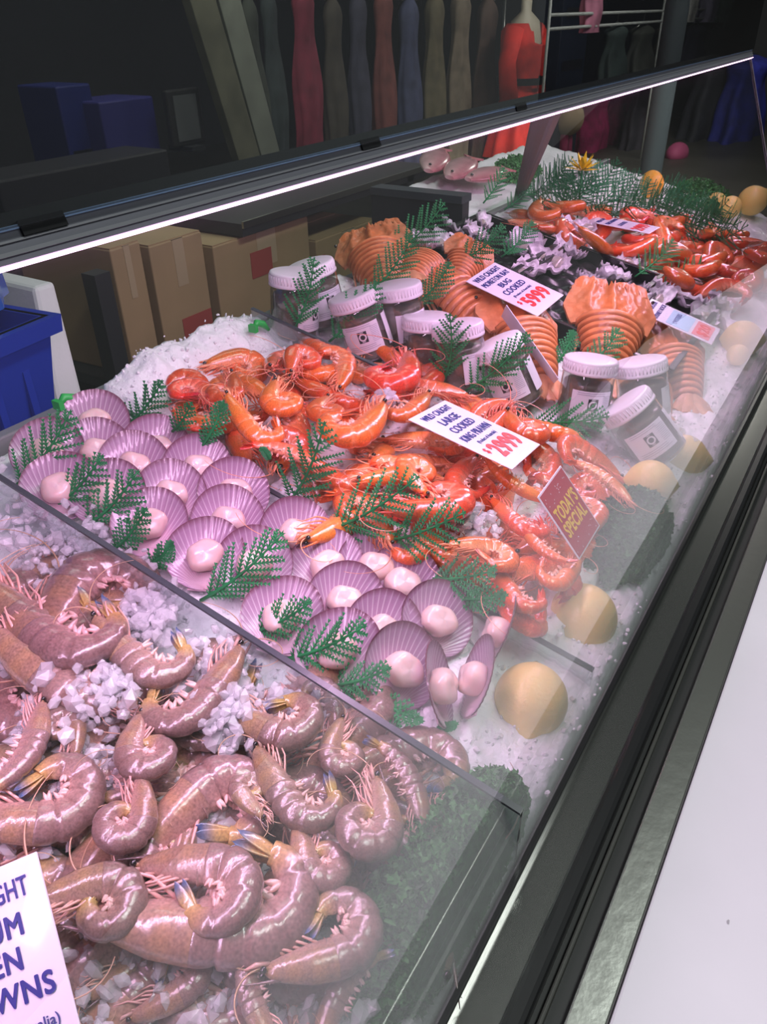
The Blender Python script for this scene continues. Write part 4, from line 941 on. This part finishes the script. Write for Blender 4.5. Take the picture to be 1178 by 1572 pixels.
# ================================================================ PRICE CARDS
CARD = mat('white_card', (.82, .78, .88), .28, coat=.3); NAVY = mat('navy_ink', (.02, .025, .22), .45); REDI = mat('red_ink', (.80, .015, .03), .4)
YEL = mat('yellow_ink', (.85, .60, .05), .4); REDC = mat('red_card', (.45, .015, .05), .3, coat=.4); PALEP = mat('pale_panel', (.45, .68, .85), .4); PINKP = mat('price_panel', (.85, .25, .30), .4)
def card(name, c, u, v, w_, h_, label, lines, lift=0, base=CARD, border=False, extra=None):
    u = nrm(u); v = nrm(v-u*(v@u)); n = np.cross(u, -v); r = thing(name, label, 'sign', mtx=frame(c, u, -v, n))
    bevel(obj('card', (MB().box((-w_/2, -h_/2, -.0012), (w_/2, h_/2, 0)), CARD), r), .0008)
    if border: obj('printed_panel', (MB().box((-w_/2+.002, -h_/2+.002, 0), (w_/2-.002, h_/2-.002, .0004)), base), r)
    for k, (t, x, y, sz, mm, bold, wd) in enumerate(lines):
        me = text_mesh('lettering', t, sz*h_, mm, bold, width=wd*w_ if wd else None)
        obj('lettering', me, r, mtx=Matrix.Translation((x*w_, y*h_, .0006)))
    if extra: extra(r, w_, h_)
    return r
def N_(x): return np.array(x)
card('price_sign', N_([.680, .3117, 1.0675]), N_([.978, .082, -.192]), N_([.036, -.972, -.232]), .100, .122, 'white price card reading LARGE COOKED KING PRAWN in the near pile',
 [('WILD CAUGHT', 0, .40, .105, NAVY, .012, .72), ('LARGE', 0, .27, .125, NAVY, .02, .46), ('COOKED', 0, .135, .125, NAVY, .02, .58), ('KING PRAWN', 0, 0, .120, NAVY, .02, .76), ('(Product of Australia)', 0, -.105, .058, NAVY, 0, .52), ('$', -.37, -.22, .11, REDI, .01, None), ('2999', .05, -.28, .27, REDI, .05, .66)])
card('price_sign', N_([1.0862, .4468, 1.0958]), N_([.997, -.037, .065]), N_([-.019, -.963, -.268]), .0941, .1236, 'white price card reading MORETON BAY BUG COOKED on the orange bugs',
 [('WILD CAUGHT', 0, .40, .115, NAVY, .015, .80), ('MORETON BAY', 0, .275, .115, NAVY, .015, .84), ('BUG', 0, .145, .12, NAVY, .02, .34), ('COOKED', 0, .01, .13, NAVY, .02, .66), ('(Product of Australia)', 0, -.10, .055, NAVY, 0, .58), ('$', -.38, -.21, .1, REDI, .01, None), ('5999', .05, -.28, .27, REDI, .05, .70)])
card('price_sign', N_([.9655, .3694, 1.0585]), N_([.70, .42, -.58]), N_([-.117, -.726, -.677]), .052, .1227, 'narrow white price card seen nearly edge-on between jars and bugs',
 [('WILD CAUGHT', 0, .36, .07, NAVY, .015, .75), ('BUG', 0, .26, .08, NAVY, .015, .5), ('COOKED', 0, .05, .08, GREYINK, .0, .7), ('$', -.3, -.14, .07, REDI, .01, None), ('5999', 0, -.31, .2, REDI, .05, .8)])
def s4x(r, w_, h_):
    obj('pale_panel', (MB().box((-w_*.42, -h_*.16, 0), (w_*.42, h_*.16, .0004)), PALEP), r); obj('price_panel', (MB().box((-w_*.40, -h_*.44, 0), (w_*.40, -h_*.20, .0004)), PINKP), r)
card('price_sign', N_([1.2578, .232, 1.0293]), N_([.996, .014, .09]), N_([.039, -.96, -.278]), .062, .1188, 'blue-white price card reading SYDNEY ROCK OYSTERS half in the haze',
 [('AAA GRADE', 0, .42, .09, NAVY, .015, .8), ('SYDNEY ROCK', 0, .30, .09, NAVY, .015, .88), ('OYSTERS', 0, .05, .09, NAVY, 0, .6), ('$20', 0, -.33, .2, REDI, .04, .6)], extra=s4x)
card('price_sign', N_([1.6153, .4428, 1.0841]), N_([.98, -.1, .02]), N_([-.10, -.978, -.053]), .0581, .1286, 'small white price card lying on the far red prawns',
 [('WILD CAUGHT', 0, .36, .1, NAVY, .015, .8), ('KING PRAWN', 0, .2, .1, NAVY, .015, .8), ('COOKED', 0, .02, .1, NAVY, .01, .6), ('2999', 0, -.28, .26, REDI, .05, .8)])
def s6x(r, w_, h_):
    mb = MB(); rs = random.Random(4)
    for i in range(26):
        x = rs.uniform(-.44, .44)*w_; y = rs.choice([rs.uniform(.24, .44), rs.uniform(-.44, -.26)])*h_; a = rs.random()*3; q = .0011
        mb.add([(x+q*math.cos(a), y+q*math.sin(a), .0006), (x-q*.4*math.sin(a), y+q*.4*math.cos(a), .0006), (x-q*math.cos(a), y-q*math.sin(a), .0006), (x+q*.4*math.sin(a), y-q*.4*math.cos(a), .0006)], [(0, 1, 2, 3)], None, False)
    obj('confetti', (mb, CARD), r)
card('special_sign', N_([.6241, .1818, 1.039]), N_([.94, .0, .10]), N_([-.10, -.60, -.80]), .058, .0762, 'red card in a white frame reading TODAY\'S SPECIAL in yellow letters',
 [("TODAY'S", 0, .10, .26, YEL, .03, .80), ('SPECIAL', 0, -.13, .26, YEL, .03, .80)], base=REDC, border=True, extra=s6x)
card('price_sign', N_([.0495, .2595, 1.056]), N_([.6775, -.6706, .3022]), N_([-.4116, -.6862, -.5998]), .079, .114, 'large white price card cut off by the lower left picture corner, reading PRAWNS',
 [('WILD CAUGHT', 0, .385, .115, NAVY, .015, .80), ('MEDIUM', 0, .245, .125, NAVY, .03, .62), ('GREEN', 0, .115, .125, NAVY, .03, .52), ('PRAWNS', .06, -.015, .125, NAVY, .03, .72), ('(Product of Australia)', 0, -.15, .062, NAVY, .005, .80), ('$', -.3, -.32, .12, REDI, .02, None), ('2999', .08, -.32, .27, REDI, .05, .66)])
# small green plastic clips on the back edge
for (x, y, h, lb) in [(108, 622, .03, 'small bright green plastic clip at the back left corner of the ice'), (400, 506, .03, 'small bright green plastic clip on the rear edge by the jars'), (482, 410, .06, 'bright green plastic clip behind the rear jars')]:
    r = thing('green_clip', lb, 'clip', at(x, y, h)); obj('clip_strap', (MB().tube([(-.012, 0, .006), (-.004, .002, .010), (.006, 0, .006), (.013, -.004, -.004)], [.003, .005, .005, .002], 8), mat('green_plastic', (.03, .45, .08), .35)), r)
    obj('clip_end', (MB().box((-.017, -.006, .001), (-.011, .006, .011)), bpy.data.materials['green_plastic']), r)

# ================================================================ STAFF SIDE: boxes, crates
CARDB = mat('cardboard', (.34, .24, .12), .75, var=.12, vscale=6); TAPE = mat('brown_tape', (.42, .33, .20), .35); RSQ = mat('red_print', (.32, .05, .04), .7)
YS = 1.35
def zpx(px, py, y=YS): return aty(px, py, y)
shz = zpx(360, 508)[2]
sh = thing('storage_rack', 'dark metal rack behind the case holding cardboard boxes', 'shelf', (0, 0, 0))
xa, xb = zpx(160, 480)[0], zpx(600, 500)[0]+.1
obj('lower_shelf', (MB().box((xa, YS-.03, shz-.025), (xb, YS+.45, shz)), DARKM), sh)
obj('shelf_lip', (MB().box((xa, YS-.034, shz-.028), (xb, YS-.03, shz+.002)), mat('rack_grey', (.10, .11, .12), .4, .5)), sh)
uz = zpx(450, 322)[2]
obj('upper_shelf', (MB().box((zpx(360, 330)[0], YS-.02, uz-.02), (xb+.15, YS+.45, uz+.01)), DARKM), sh)
obj('shelf_lip', (MB().box((zpx(360, 330)[0], YS-.026, uz+.0), (xb+.15, YS-.02, uz+.016)), STEEL), sh)
for x in (xa, xb): obj('upright', (MB().box((x-.02, YS-.02, 0), (x+.02, YS+.02, uz)), DARKM), sh)
obj('back_sheet', (MB().box((xa, YS+.45, 0), (xb+.15, YS+.46, uz)), mat('rack_back', (.012, .014, .015), .7)), sh)
def carton(x0, x1, top, label, sq=None, tilt=0, depth=.3):
    a, b = zpx(x0, 480), zpx(x1, 480); t = zpx((x0+x1)/2, top)[2]; W = b[0]-a[0]; H = t-shz-.001
    r = thing('cardboard_box', label, 'box', (a[0], YS, shz+.001)); r.rotation_euler = (0, 0, tilt)
    bevel(obj('carton', (MB().box((0, 0, 0), (W, depth, H)), CARDB), r), .003)
    obj('tape', (MB().box((W*.42, -.001, H*.6), (W*.62, 0, H+.001)).box((W*.42, -.001, H), (W*.62, depth, H+.001)), TAPE), r)
    for f in (0, 1): obj('flap', (MB().box((.002, .003+f*depth*.5, H), (W-.002, depth*.5-.002+f*depth*.5, H+.003)), CARDB), r)
    if sq: x_, z_, w_, h_ = sq; obj('red_print', (MB().box((W*x_, -.0015, H*z_), (W*(x_+w_), -.0002, H*(z_+h_))), RSQ), r)
carton(188, 236, 372, 'narrow cardboard carton leftmost on the rack', tilt=.05); carton(246, 326, 362, 'cardboard carton with a red patch low on its front', (.38, .05, .6, .26)); carton(340, 482, 352, 'wide cardboard carton with a red square at its middle', (.34, .50, .22, .3)); carton(492, 580, 352, 'cardboard carton at the right of the rack, behind the orange bugs', (.0, .3, .12, .4))
BLU = mat('blue_crate', (.012, .035, .30), .35); NAV = mat('dark_blue_crate', (.010, .018, .14), .4)
def crate(o, rz, lx, ly, h, m, label):
    r = thing('plastic_crate', label, 'crate', o); r.rotation_euler = (0, 0, rz)
    def ring(z0, z1, e0, e1, t=.006):
        mb = MB()
        for (ax, ay, bx, by) in [(-1,-1,1,-1),(1,-1,1,1),(1,1,-1,1),(-1,1,-1,-1)]:
            P = []
            for z, e in ((z0, e0), (z1, e1)):
                for (sx, sy, k) in ((ax, ay, 0), (bx, by, 0), (bx, by, 1), (ax, ay, 1)): P.append((sx*(lx/2+e-k*t), sy*(ly/2+e-k*t), z))
            mb.hexa(P)
        return mb
    obj('walls', (ring(0, h, -.025, 0), m), r); obj('rim', (ring(h-.022, h, .008, .010, .018), m), r); obj('base', (MB().box((-lx/2+.025, -ly/2+.025, 0), (lx/2-.025, ly/2-.025, .006)), m), r)
    g = MB()
    for k in range(7):
        x = -lx*.36+lx*.12*k; g.box((x, -ly/2+.006, h*.25), (x+.010, -ly/2+.012, h*.72))
    obj('ribs', (g, m), r); return r
c0 = aty(85, 478, .86); cc = (c0[0]-.23, .98, 0)
crate((cc[0], cc[1], c0[2]-.20), .12, .40, .30, .20, BLU, 'bright blue plastic crate holding a blue bag at the left edge')
crate((cc[0]+.03, cc[1]+.02, c0[2]-.36), .16, .42, .32, .20, NAV, 'dark blue plastic crate under the bright blue one')
crate((cc[0]+.01, cc[1]+.02, c0[2]-.56), .10, .42, .32, .20, NAV, 'dark blue plastic crate third down in the stack')
st = MB().box((cc[0]-.2, cc[1]-.15, 0), (cc[0]+.24, cc[1]+.17, c0[2]-.562)); r = thing('crate_stand', 'dark stand under the stack of blue crates', 'stand'); obj('stand_box', (st, DARKM), r)
n, m = 40, 60; V = np.zeros((n, m, 3))
for i in range(n):
    for j in range(m):
        a = i/(n-1)*PI*.5; t = j*2*PI/m; q = Vector((math.sin(a)*math.cos(t)*2.4, math.sin(a)*math.sin(t)*2.4, math.cos(a)*2)); k = 1+.16*noise.noise(q*1.6)+.07*abs(noise.noise(q*4))+.03*abs(noise.noise(q*11))
        V[i, j] = (.185*math.sin(a)**.45*math.cos(t)*k, .135*math.sin(a)**.45*math.sin(t)*k, .17*math.cos(a)**.5*k)
bag = thing('plastic_bag', 'crumpled shiny blue plastic bag bulging out of the bright blue crate', 'bag', (cc[0]+.035, cc[1], c0[2]+.01)); obj('bag_film', (MB().grid(V, None, closed=True, flip=True), mat('blue_film', (.02, .16, .72), .18, coat=.6, thin=.3, bump=.6, bscale=25)), bag)
kn = MB().tube([(.05, -.02, .12), (.06, -.03, .15), (.05, -.04, .18)], [.02, .008, .022], 8); obj('knot', (kn, bpy.data.materials['blue_film']), bag)
f0, f1 = aty(84, 432, 1.0), aty(132, 622, .93)
fs = thing('foam_sheet', 'white polystyrene sheet standing between the blue crates and the dark floor', 'foam sheet'); ex = np.array([.035, 0, 0]); ey = np.array([0, .25, 0])
P = [f1-ex*1.3, f1, f1+ey, f1-ex*1.3+ey, f0-ex, f0, f0+ey, f0-ex+ey]; P = [np.array(p) for p in P]
for i in range(4): P[i] = P[i]+(P[i]-P[i+4])*2.2
bevel(obj('foam_slab', (MB().hexa(P), mat('polystyrene', (.62, .65, .62), .8, bump=.2, bscale=150)), fs), .006)

# ================================================================ CLOTHES STALL BEYOND
YC = 3.3
def cloth_mat(nm, c): return mat('cloth_'+nm, c, .8, var=.35, vscale=9, bump=.2, bscale=60)
CM = {}
def garment(px, yb, wpx, y, c, label, cat='garment', ztop=None, pytop=None, folds=7, seed=0, name='hanging_garment'):
    b = aty(px, yb, y); l, r_ = aty(px-wpx/2, yb, y), aty(px+wpx/2, yb, y); W = min(1.6, abs(r_[0]-l[0])*.75); zt_ = ztop if ztop else aty(px, pytop, y)[2]
    rs = random.Random(seed); n, m = 22, 48; V = np.zeros((n, m, 3)); H = zt_-b[2]; ph = rs.random()*6
    for i in range(n):
        u = i/(n-1); w_ = W/2*np.interp(u, [0, .05, .10, .30, 1], [.22, .62, .80, .74, 1.0])
        for j in range(m):
            t = j*2*PI/m; f = 1+.13*u*math.sin(folds*t+ph+u)+.05*math.sin(3*t+u*4+seed); V[i, j] = (w_*f*math.cos(t), .38*w_*f*math.sin(t)+.015*math.sin(u*9+t), -H*u)
    k = tuple(c)
    if k not in CM: CM[k] = cloth_mat(str(len(CM)), c)
    r = thing(name, label, cat, (b[0], y, zt_)); mb = MB().grid(V, None, closed=True); mb.add(V[0], [tuple(range(m))]); obj('fabric', (mb, CM[k]), r)
    obj('hanger', (MB().tube([(-W*.3, 0, -.01), (0, 0, .03), (W*.3, 0, -.01)], .006, 5).tube([(0, 0, .03), (0, 0, .08), (.02, 0, .10)], .003, 5), STEEL), r)
    return r
gs = [(405,262,44,(.055,.065,.05),'dark olive garment beside the pale leaning post'),(432,250,40,(.035,.05,.05),'dark green-grey garment on the stall rack'),(478,228,52,(.25,.03,.06),'rose red garment on the stall rack seen through dark glass'),
 (520,250,44,(.07,.06,.045),'brown garment right of the rose red one'),(556,255,40,(.05,.05,.08),'slate garment with a bluish tone near the middle of the rack'),(592,258,42,(.20,.06,.05),'dull maroon garment in the middle of the rack'),
 (628,256,44,(.06,.07,.14),'dusky blue garment in the middle of the rack'),(664,252,42,(.13,.11,.06),'khaki garment left of the beige one'),(700,246,42,(.20,.16,.11),'beige patterned garment on the stall rack'),(738,240,42,(.09,.055,.04),'dark brown garment left of the red dress')]
for i, (px, yb, wp, c, lb) in enumerate(gs): garment(px, yb, wp, YC, c, lb, ztop=1.52+.03*(i % 3), seed=i)
rk = thing('clothes_rack', 'long steel clothes rack of the stall behind the dark glass', 'rack'); a, b = aty(395, 10, YC), aty(760, 10, YC)
obj('rail_bar', (MB().tube([(a[0]-.2, YC, 1.64), (b[0]+.2, YC, 1.64)], .014, 8), STEEL), rk)
for x in (a[0]-.2, b[0]+.2): obj('upright', (MB().tube([(x, YC, 0), (x, YC, 1.64)], .014, 8), STEEL), rk)
# mannequin torso in a red dress
mc = aty(805, 60, YC-.3); ms = aty(845, 60, YC-.3)[0]-mc[0]
MSC = 1.45
mn = thing('mannequin', 'pale mannequin wearing a bright red dress with black belt', 'mannequin', (mc[0], YC-.3, 0)); zz = aty(805, 25, YC-.3)[2]
obj('torso', (MB().lathe([(0, zz+.16), (.045, zz+.14), (.045, zz+.04), (.12, zz-.01), (.15, zz-.12), (.11, zz-.35), (.15, zz-.5), (0, zz-.52)], 24), mat('mannequin_skin', (.55, .50, .38), .5)), mn)
def dress(zs, rs_, m=60, fo=9):
    V = np.zeros((len(zs), m, 3))
    for i, (z, q) in enumerate(zip(zs, rs_)):
        for j in range(m): t = j*2*PI/m; f = 1+(.10 if i > 5 else .02)*math.sin(fo*t); V[i, j] = (q*f*math.cos(t), q*.7*f*math.sin(t), z)
    return V
V = dress([zz-.02, zz-.06, zz-.14, zz-.24, zz-.33, zz-.38, zz-.50, zz-.64, zz-.76], [.135, .175, .175, .150, .128, .13, .18, .22, .25])
V[0, 38:53, 2] -= .10; V[0, 42:49, 2] -= .06; V[1, 40:51, 2] -= .07
obj('red_dress', (MB().grid(V, None, closed=True), cloth_mat('red', (.75, .03, .02))), mn)
obj('belt', (MB().lathe([(.142, zz-.35), (.142, zz-.31)], 30), BLACK), mn); bpy.data.objects[-1] if 0 else None
for s_ in (-1, 1): obj('sleeve', (MB().tube([(s_*.15, 0, zz-.05), (s_*.22, 0, zz-.22), (s_*.21, -.02, zz-.42)], [.06, .05, .055], 10), CM.get('x') or bpy.data.materials['cloth_red']), mn)
obj('stand', (MB().lathe([(.014, zz-.5), (.014, .03), (.16, .02), (.16, 0), (0, 0)], 20), STEEL), mn)
# leaning pale post, blue things and framed panel at the left
def slab(name, label, cat, pxa, pxb, wpx, y, m, th_=.05, ext=.8):
    a, b = aty(*pxa, y), aty(*pxb, y); d = (b-a)/np.linalg.norm(b-a); a = a-d*.4; b = b+d*ext; w_ = (aty(pxa[0]+wpx, pxa[1], y)-aty(*pxa, y))[0]; t = np.array([0, th_, 0]); ww = np.array([w_, 0, 0])
    r = thing(name, label, cat); bevel(obj('board', (MB().hexa([b, b+ww, b+ww+t, b+t, a, a+ww, a+ww+t, a+t]), m), r), .004)
    return r, a, d, w_
PALEW = mat('weathered_board', (.15, .15, .10), .7, var=.3, vscale=7)
mn.scale = (MSC, MSC, 1); mn.location = (mn.location[0], mn.location[1], -.02)
for c_ in mn.children:
    if c_.name.startswith(('red_dress', 'sleeve', 'belt', 'torso')): c_.scale = (1, .6 if c_.name.startswith('torso') else 1, 1.35); c_.location = (0, 0, -(zz)*.35)
r, a, d, w_ = slab('leaning_board', 'weathered pale board leaning upright beyond the tinted glass', 'board', (292, 0), (372, 262), 40, 2.7, PALEW)
r, a, d, w_ = slab('leaning_board', 'lighter grey-white board directly right of the weathered pale one', 'board', (336, 0), (408, 262), 34, 2.72, mat('white_board', (.24, .26, .21), .6, var=.2, vscale=7))
def cub(name, label, cat, x0, x1, yt, yb, y, m, dep=.25, parts=None, z0=None):
    a, b = aty(x0, yb, y), aty(x1, yb, y); t = aty((x0+x1)/2, yt, y)[2]; zb = a[2] if z0 is None else z0
    r = thing(name, label, cat, (a[0], y, zb)); bevel(obj('body', (MB().box((0, 0, 0), (b[0]-a[0], dep, t-zb)), m), r), .008)
    if parts: parts(r, b[0]-a[0], t-zb, dep)
    return r
def crp(r, W, H, D_):
    for k in range(3): obj('slot', (MB().box((W*.12, -.004, H*(.25+.25*k)), (W*.88, 0, H*(.30+.25*k))), BLACK), r)
BLD = mat('dusky_blue', (.025, .025, .17), .5)
cub('storage_tub', 'dusky blue tub stacked beyond the tinted glass at left', 'tub', 168, 250, 150, 245, 2.9, BLD, parts=crp, z0=0); cub('storage_tub', 'darker blue tub left of the dusky blue one', 'tub', 108, 160, 128, 240, 3.0, NAV, parts=crp, z0=0)
cub('counter_cabinet', 'long dark counter of the stall beyond the glass at the left', 'cabinet', 0, 268, 252, 300, 2.6, mat('counter_dark', (.03, .03, .035), .5), .25, crp, z0=0)
def frp(r, W, H, D_):
    obj('panel_face', (MB().box((W*.16, -.004, H*.1), (W*.84, 0, H*.9)), mat('panel_face', (.10, .11, .11), .5)), r); obj('foot', (MB().box((W*.3, -.05, -.02), (W*.7, .1, 0)), DARKM), r)
cub('framed_panel', 'grey framed panel standing left of the leaning boards', 'panel', 268, 318, 135, 228, 2.8, mat('frame_dark', (.02, .02, .02), .5), .03, frp)
cub('support_pillar', 'dark navy pillar right of the red dress', 'pillar', 846, 884, -60, 220, 3.2, mat('navy_pillar', (.010, .016, .035), .5), .3, crp, z0=0)
# racks further right
g2 = [(905,50,30,(.55,.20,.30),'pink top on the far white rack',-60),(935,140,40,(.03,.05,.045),'dark green coat under the far white rack',40),(975,130,40,(.045,.05,.04),'charcoal coat right of the dark green one',40),(1015,120,36,(.07,.06,.04),'mud brown coat on the lower far rack',40),
 (1050,34,24,(.62,.62,.58),'cream shirt on the far white rack',-60),(1080,34,24,(.42,.38,.55),'lilac shirt on the far white rack',-60),(1108,34,24,(.30,.42,.36),'mint shirt on the far white rack',-60),(1135,36,24,(.62,.58,.62),'white blouse on the far white rack',-60),(1055,110,36,(.03,.03,.06),'midnight blue coat on the lower far rack',40),
 (1090,100,30,(.05,.05,.055),'grey-black coat at the right end of the lower far rack',45)]
for i, (px, yb, wp, c, lb, pt_) in enumerate(g2): garment(px, yb, wp, 2.6, c, lb, pytop=pt_, seed=30+i)
a, b = aty(842, 45, 2.55), aty(1172, 15, 2.55)
rk = thing('clothes_rack', 'white metal clothes rack with pastel shirts at the upper right', 'rack'); WR = mat('white_rail', (.55, .58, .55), .4)
for z in (a[2], a[2]+.09): obj('rail_bar', (MB().tube([(a[0], 2.55, z), (b[0], 2.55, z)], .012, 8), WR), rk)
for u in (0, .35, .7, 1): x = a[0]+(b[0]-a[0])*u; obj('upright', (MB().tube([(x, 2.55, 0), (x, 2.55, 1.9)], .012, 8), WR), rk)
g3 = [(862,232,56,(.38,.012,.10),'magenta garment heaped on a stand beyond the end of the glass',150,2.2),(905,228,50,(.42,.015,.13),'bright magenta garment right of the beige soft toy',145,2.15),(945,215,44,(.16,.01,.06),'dark plum garment right of the magenta ones',135,2.2),(1128,208,56,(.015,.02,.22),'deep blue garment at the far right below the rail',92,1.55),(1080,205,50,(.02,.02,.03),'black garment left of the deep blue one',100,1.7),(975,225,36,(.025,.02,.03),'black garment left of the grey pole',120,2.0)]
def yfloor(px, py): q = ray(px, py); return -1.45*q[1]/q[2]
for i, (px, yb, wp, c, lb, pt_, y) in enumerate(g3): garment(px, yb, wp, yfloor(px, yb), c, lb, pytop=pt_, seed=60+i)
q0 = aty(1003, 240, 2.0); r = thing('grey_pole', 'grey pole standing on the market floor beyond the glass', 'pole', (q0[0], 2.0, 0)); obj('pole_tube', (MB().lathe([(.10, 0), (.10, 1.5)], 20), mat('pole_grey', (.13, .16, .18), .5)), r); obj('pole_base', (MB().lathe([(0, .02), (.2, .02), (.2, 0)], 20), DARKM), r)
tb = aty(872, 182, yfloor(880, 232)-.25); r = thing('soft_toy', 'beige soft toy resting on the magenta garments', 'toy', tb); obj('toy_legs', (MB().tube([(-.06, 0, -.12), (-.08, -.02, -tb[2])], [.05, .045], 8).tube([(.06, 0, -.12), (.08, -.02, -tb[2])], [.05, .045], 8), mat('toy_legs', (.30, .02, .09), .9)), r); mb = MB()
u = np.linspace(0, PI, 12); a = np.arange(18)*2*PI/18
mb.grid(np.stack([np.outer(np.sin(u), np.cos(a)), np.outer(np.sin(u), np.sin(a)), np.repeat(np.cos(u)[:, None], 18, 1)], 2)*[.20, .17, .17], None, closed=True, flip=True); obj('toy_body', (mb, mat('beige_plush', (.42, .30, .17), .9)), r)
for s_ in (-1, 1): obj('ear', (MB().tube([(s_*.11, 0, .13), (s_*.13, 0, .20)], [.04, .03], 8), bpy.data.materials['beige_plush']), r)
sp_ = aty(1040, 236, yfloor(1040, 236)-.05); r = thing('pink_bag', 'small pink bag on the floor right of the grey pole', 'bag', sp_); mb = MB(); mb.grid(np.stack([np.outer(np.sin(u), np.cos(a)), np.outer(np.sin(u), np.sin(a)), np.repeat(np.cos(u)[:, None], 18, 1)], 2)*[.22, .12, .12], None, closed=True, flip=True); obj('bag_body', (mb, mat('pink_cloth', (.40, .06, .16), .7)), r)
obj('handle', (MB().tube([(-.07, 0, .03), (-.04, 0, .09), (.04, 0, .09), (.07, 0, .03)], .008, 6), bpy.data.materials['pink_cloth']), r)
# fish and greens on the ice of the far case
FISH = mat('pink_fish', rough=.3, vcol=True, coat=.6, bump=.2, bscale=120, var=.2, vscale=40)
def fish(px, py, ang, L_, label):
    o = at(px, py, .03); a = math.radians(ang); y = nrm([math.cos(a), math.sin(a), .2126*math.sin(a)]); z = nrm(NB-y*(NB@y)); x = np.cross(y, z); r = thing('whole_fish', label, 'fish', mtx=frame(o, x, y, z)); n, m = 26, 16; V = np.zeros((n, m, 3)); C = np.zeros((n, m, 3))
    for i in range(n):
        u = i/(n-1); w_ = L_*.16*math.sin(PI*min(1, .04+u*.9))**.75+.004
        for j in range(m): t = j*2*PI/m; V[i, j] = (w_*math.cos(t), L_*(u-.5), w_*.42*math.sin(t)); C[i, j] = mixc((.42, .14, .16), (.60, .40, .40), np.array(.5-.5*math.cos(t)))
    mb = MB().grid(V, C, closed=True); mb.add(V[0], [tuple(range(m))], C[0]); obj('body', (mb, FISH), r)
    T_ = [(0, L_*.44, .003), (L_*.13, L_*.60, .003), (0, L_*.54, .004), (-L_*.13, L_*.60, .003)]; mb = MB(); mb.hexa([np.array(p)-[0, 0, .004] for p in T_]+T_, (.62, .22, .24)); obj('tail_fin', (mb, FISH), r)
    F_ = [(L_*.14, -L_*.15, .0), (L_*.14, L_*.2, .0), (L_*.22, L_*.18, .0), (L_*.22, -L_*.05, .0)]; mb = MB(); mb.hexa([np.array(p)-[0, 0, .003] for p in F_]+F_, (.62, .25, .25)); obj('back_fin', (mb, FISH), r)
    e = MB().lathe([(.0035, 0), (.0035, .002), (.002, .003), (0, .003)], 12); ob = obj('eye', (e, EYE), r); ob.location = (0, -L_*.42, L_*.05)
    return r
fish(708, 258, 12, .20, 'pinkish fish lying on the far ice left of the grey post'); fish(668, 246, 20, .20, 'pinkish fish half hidden by the canopy rail on the far ice'); fish(748, 268, -5, .17, 'small pinkish fish nearest the greens on the far ice')
parsley(792, 268, .10, .05, .04, 1400, 9, 'olive green garnish heaped on the far ice beside the grey post', tint=1.2)
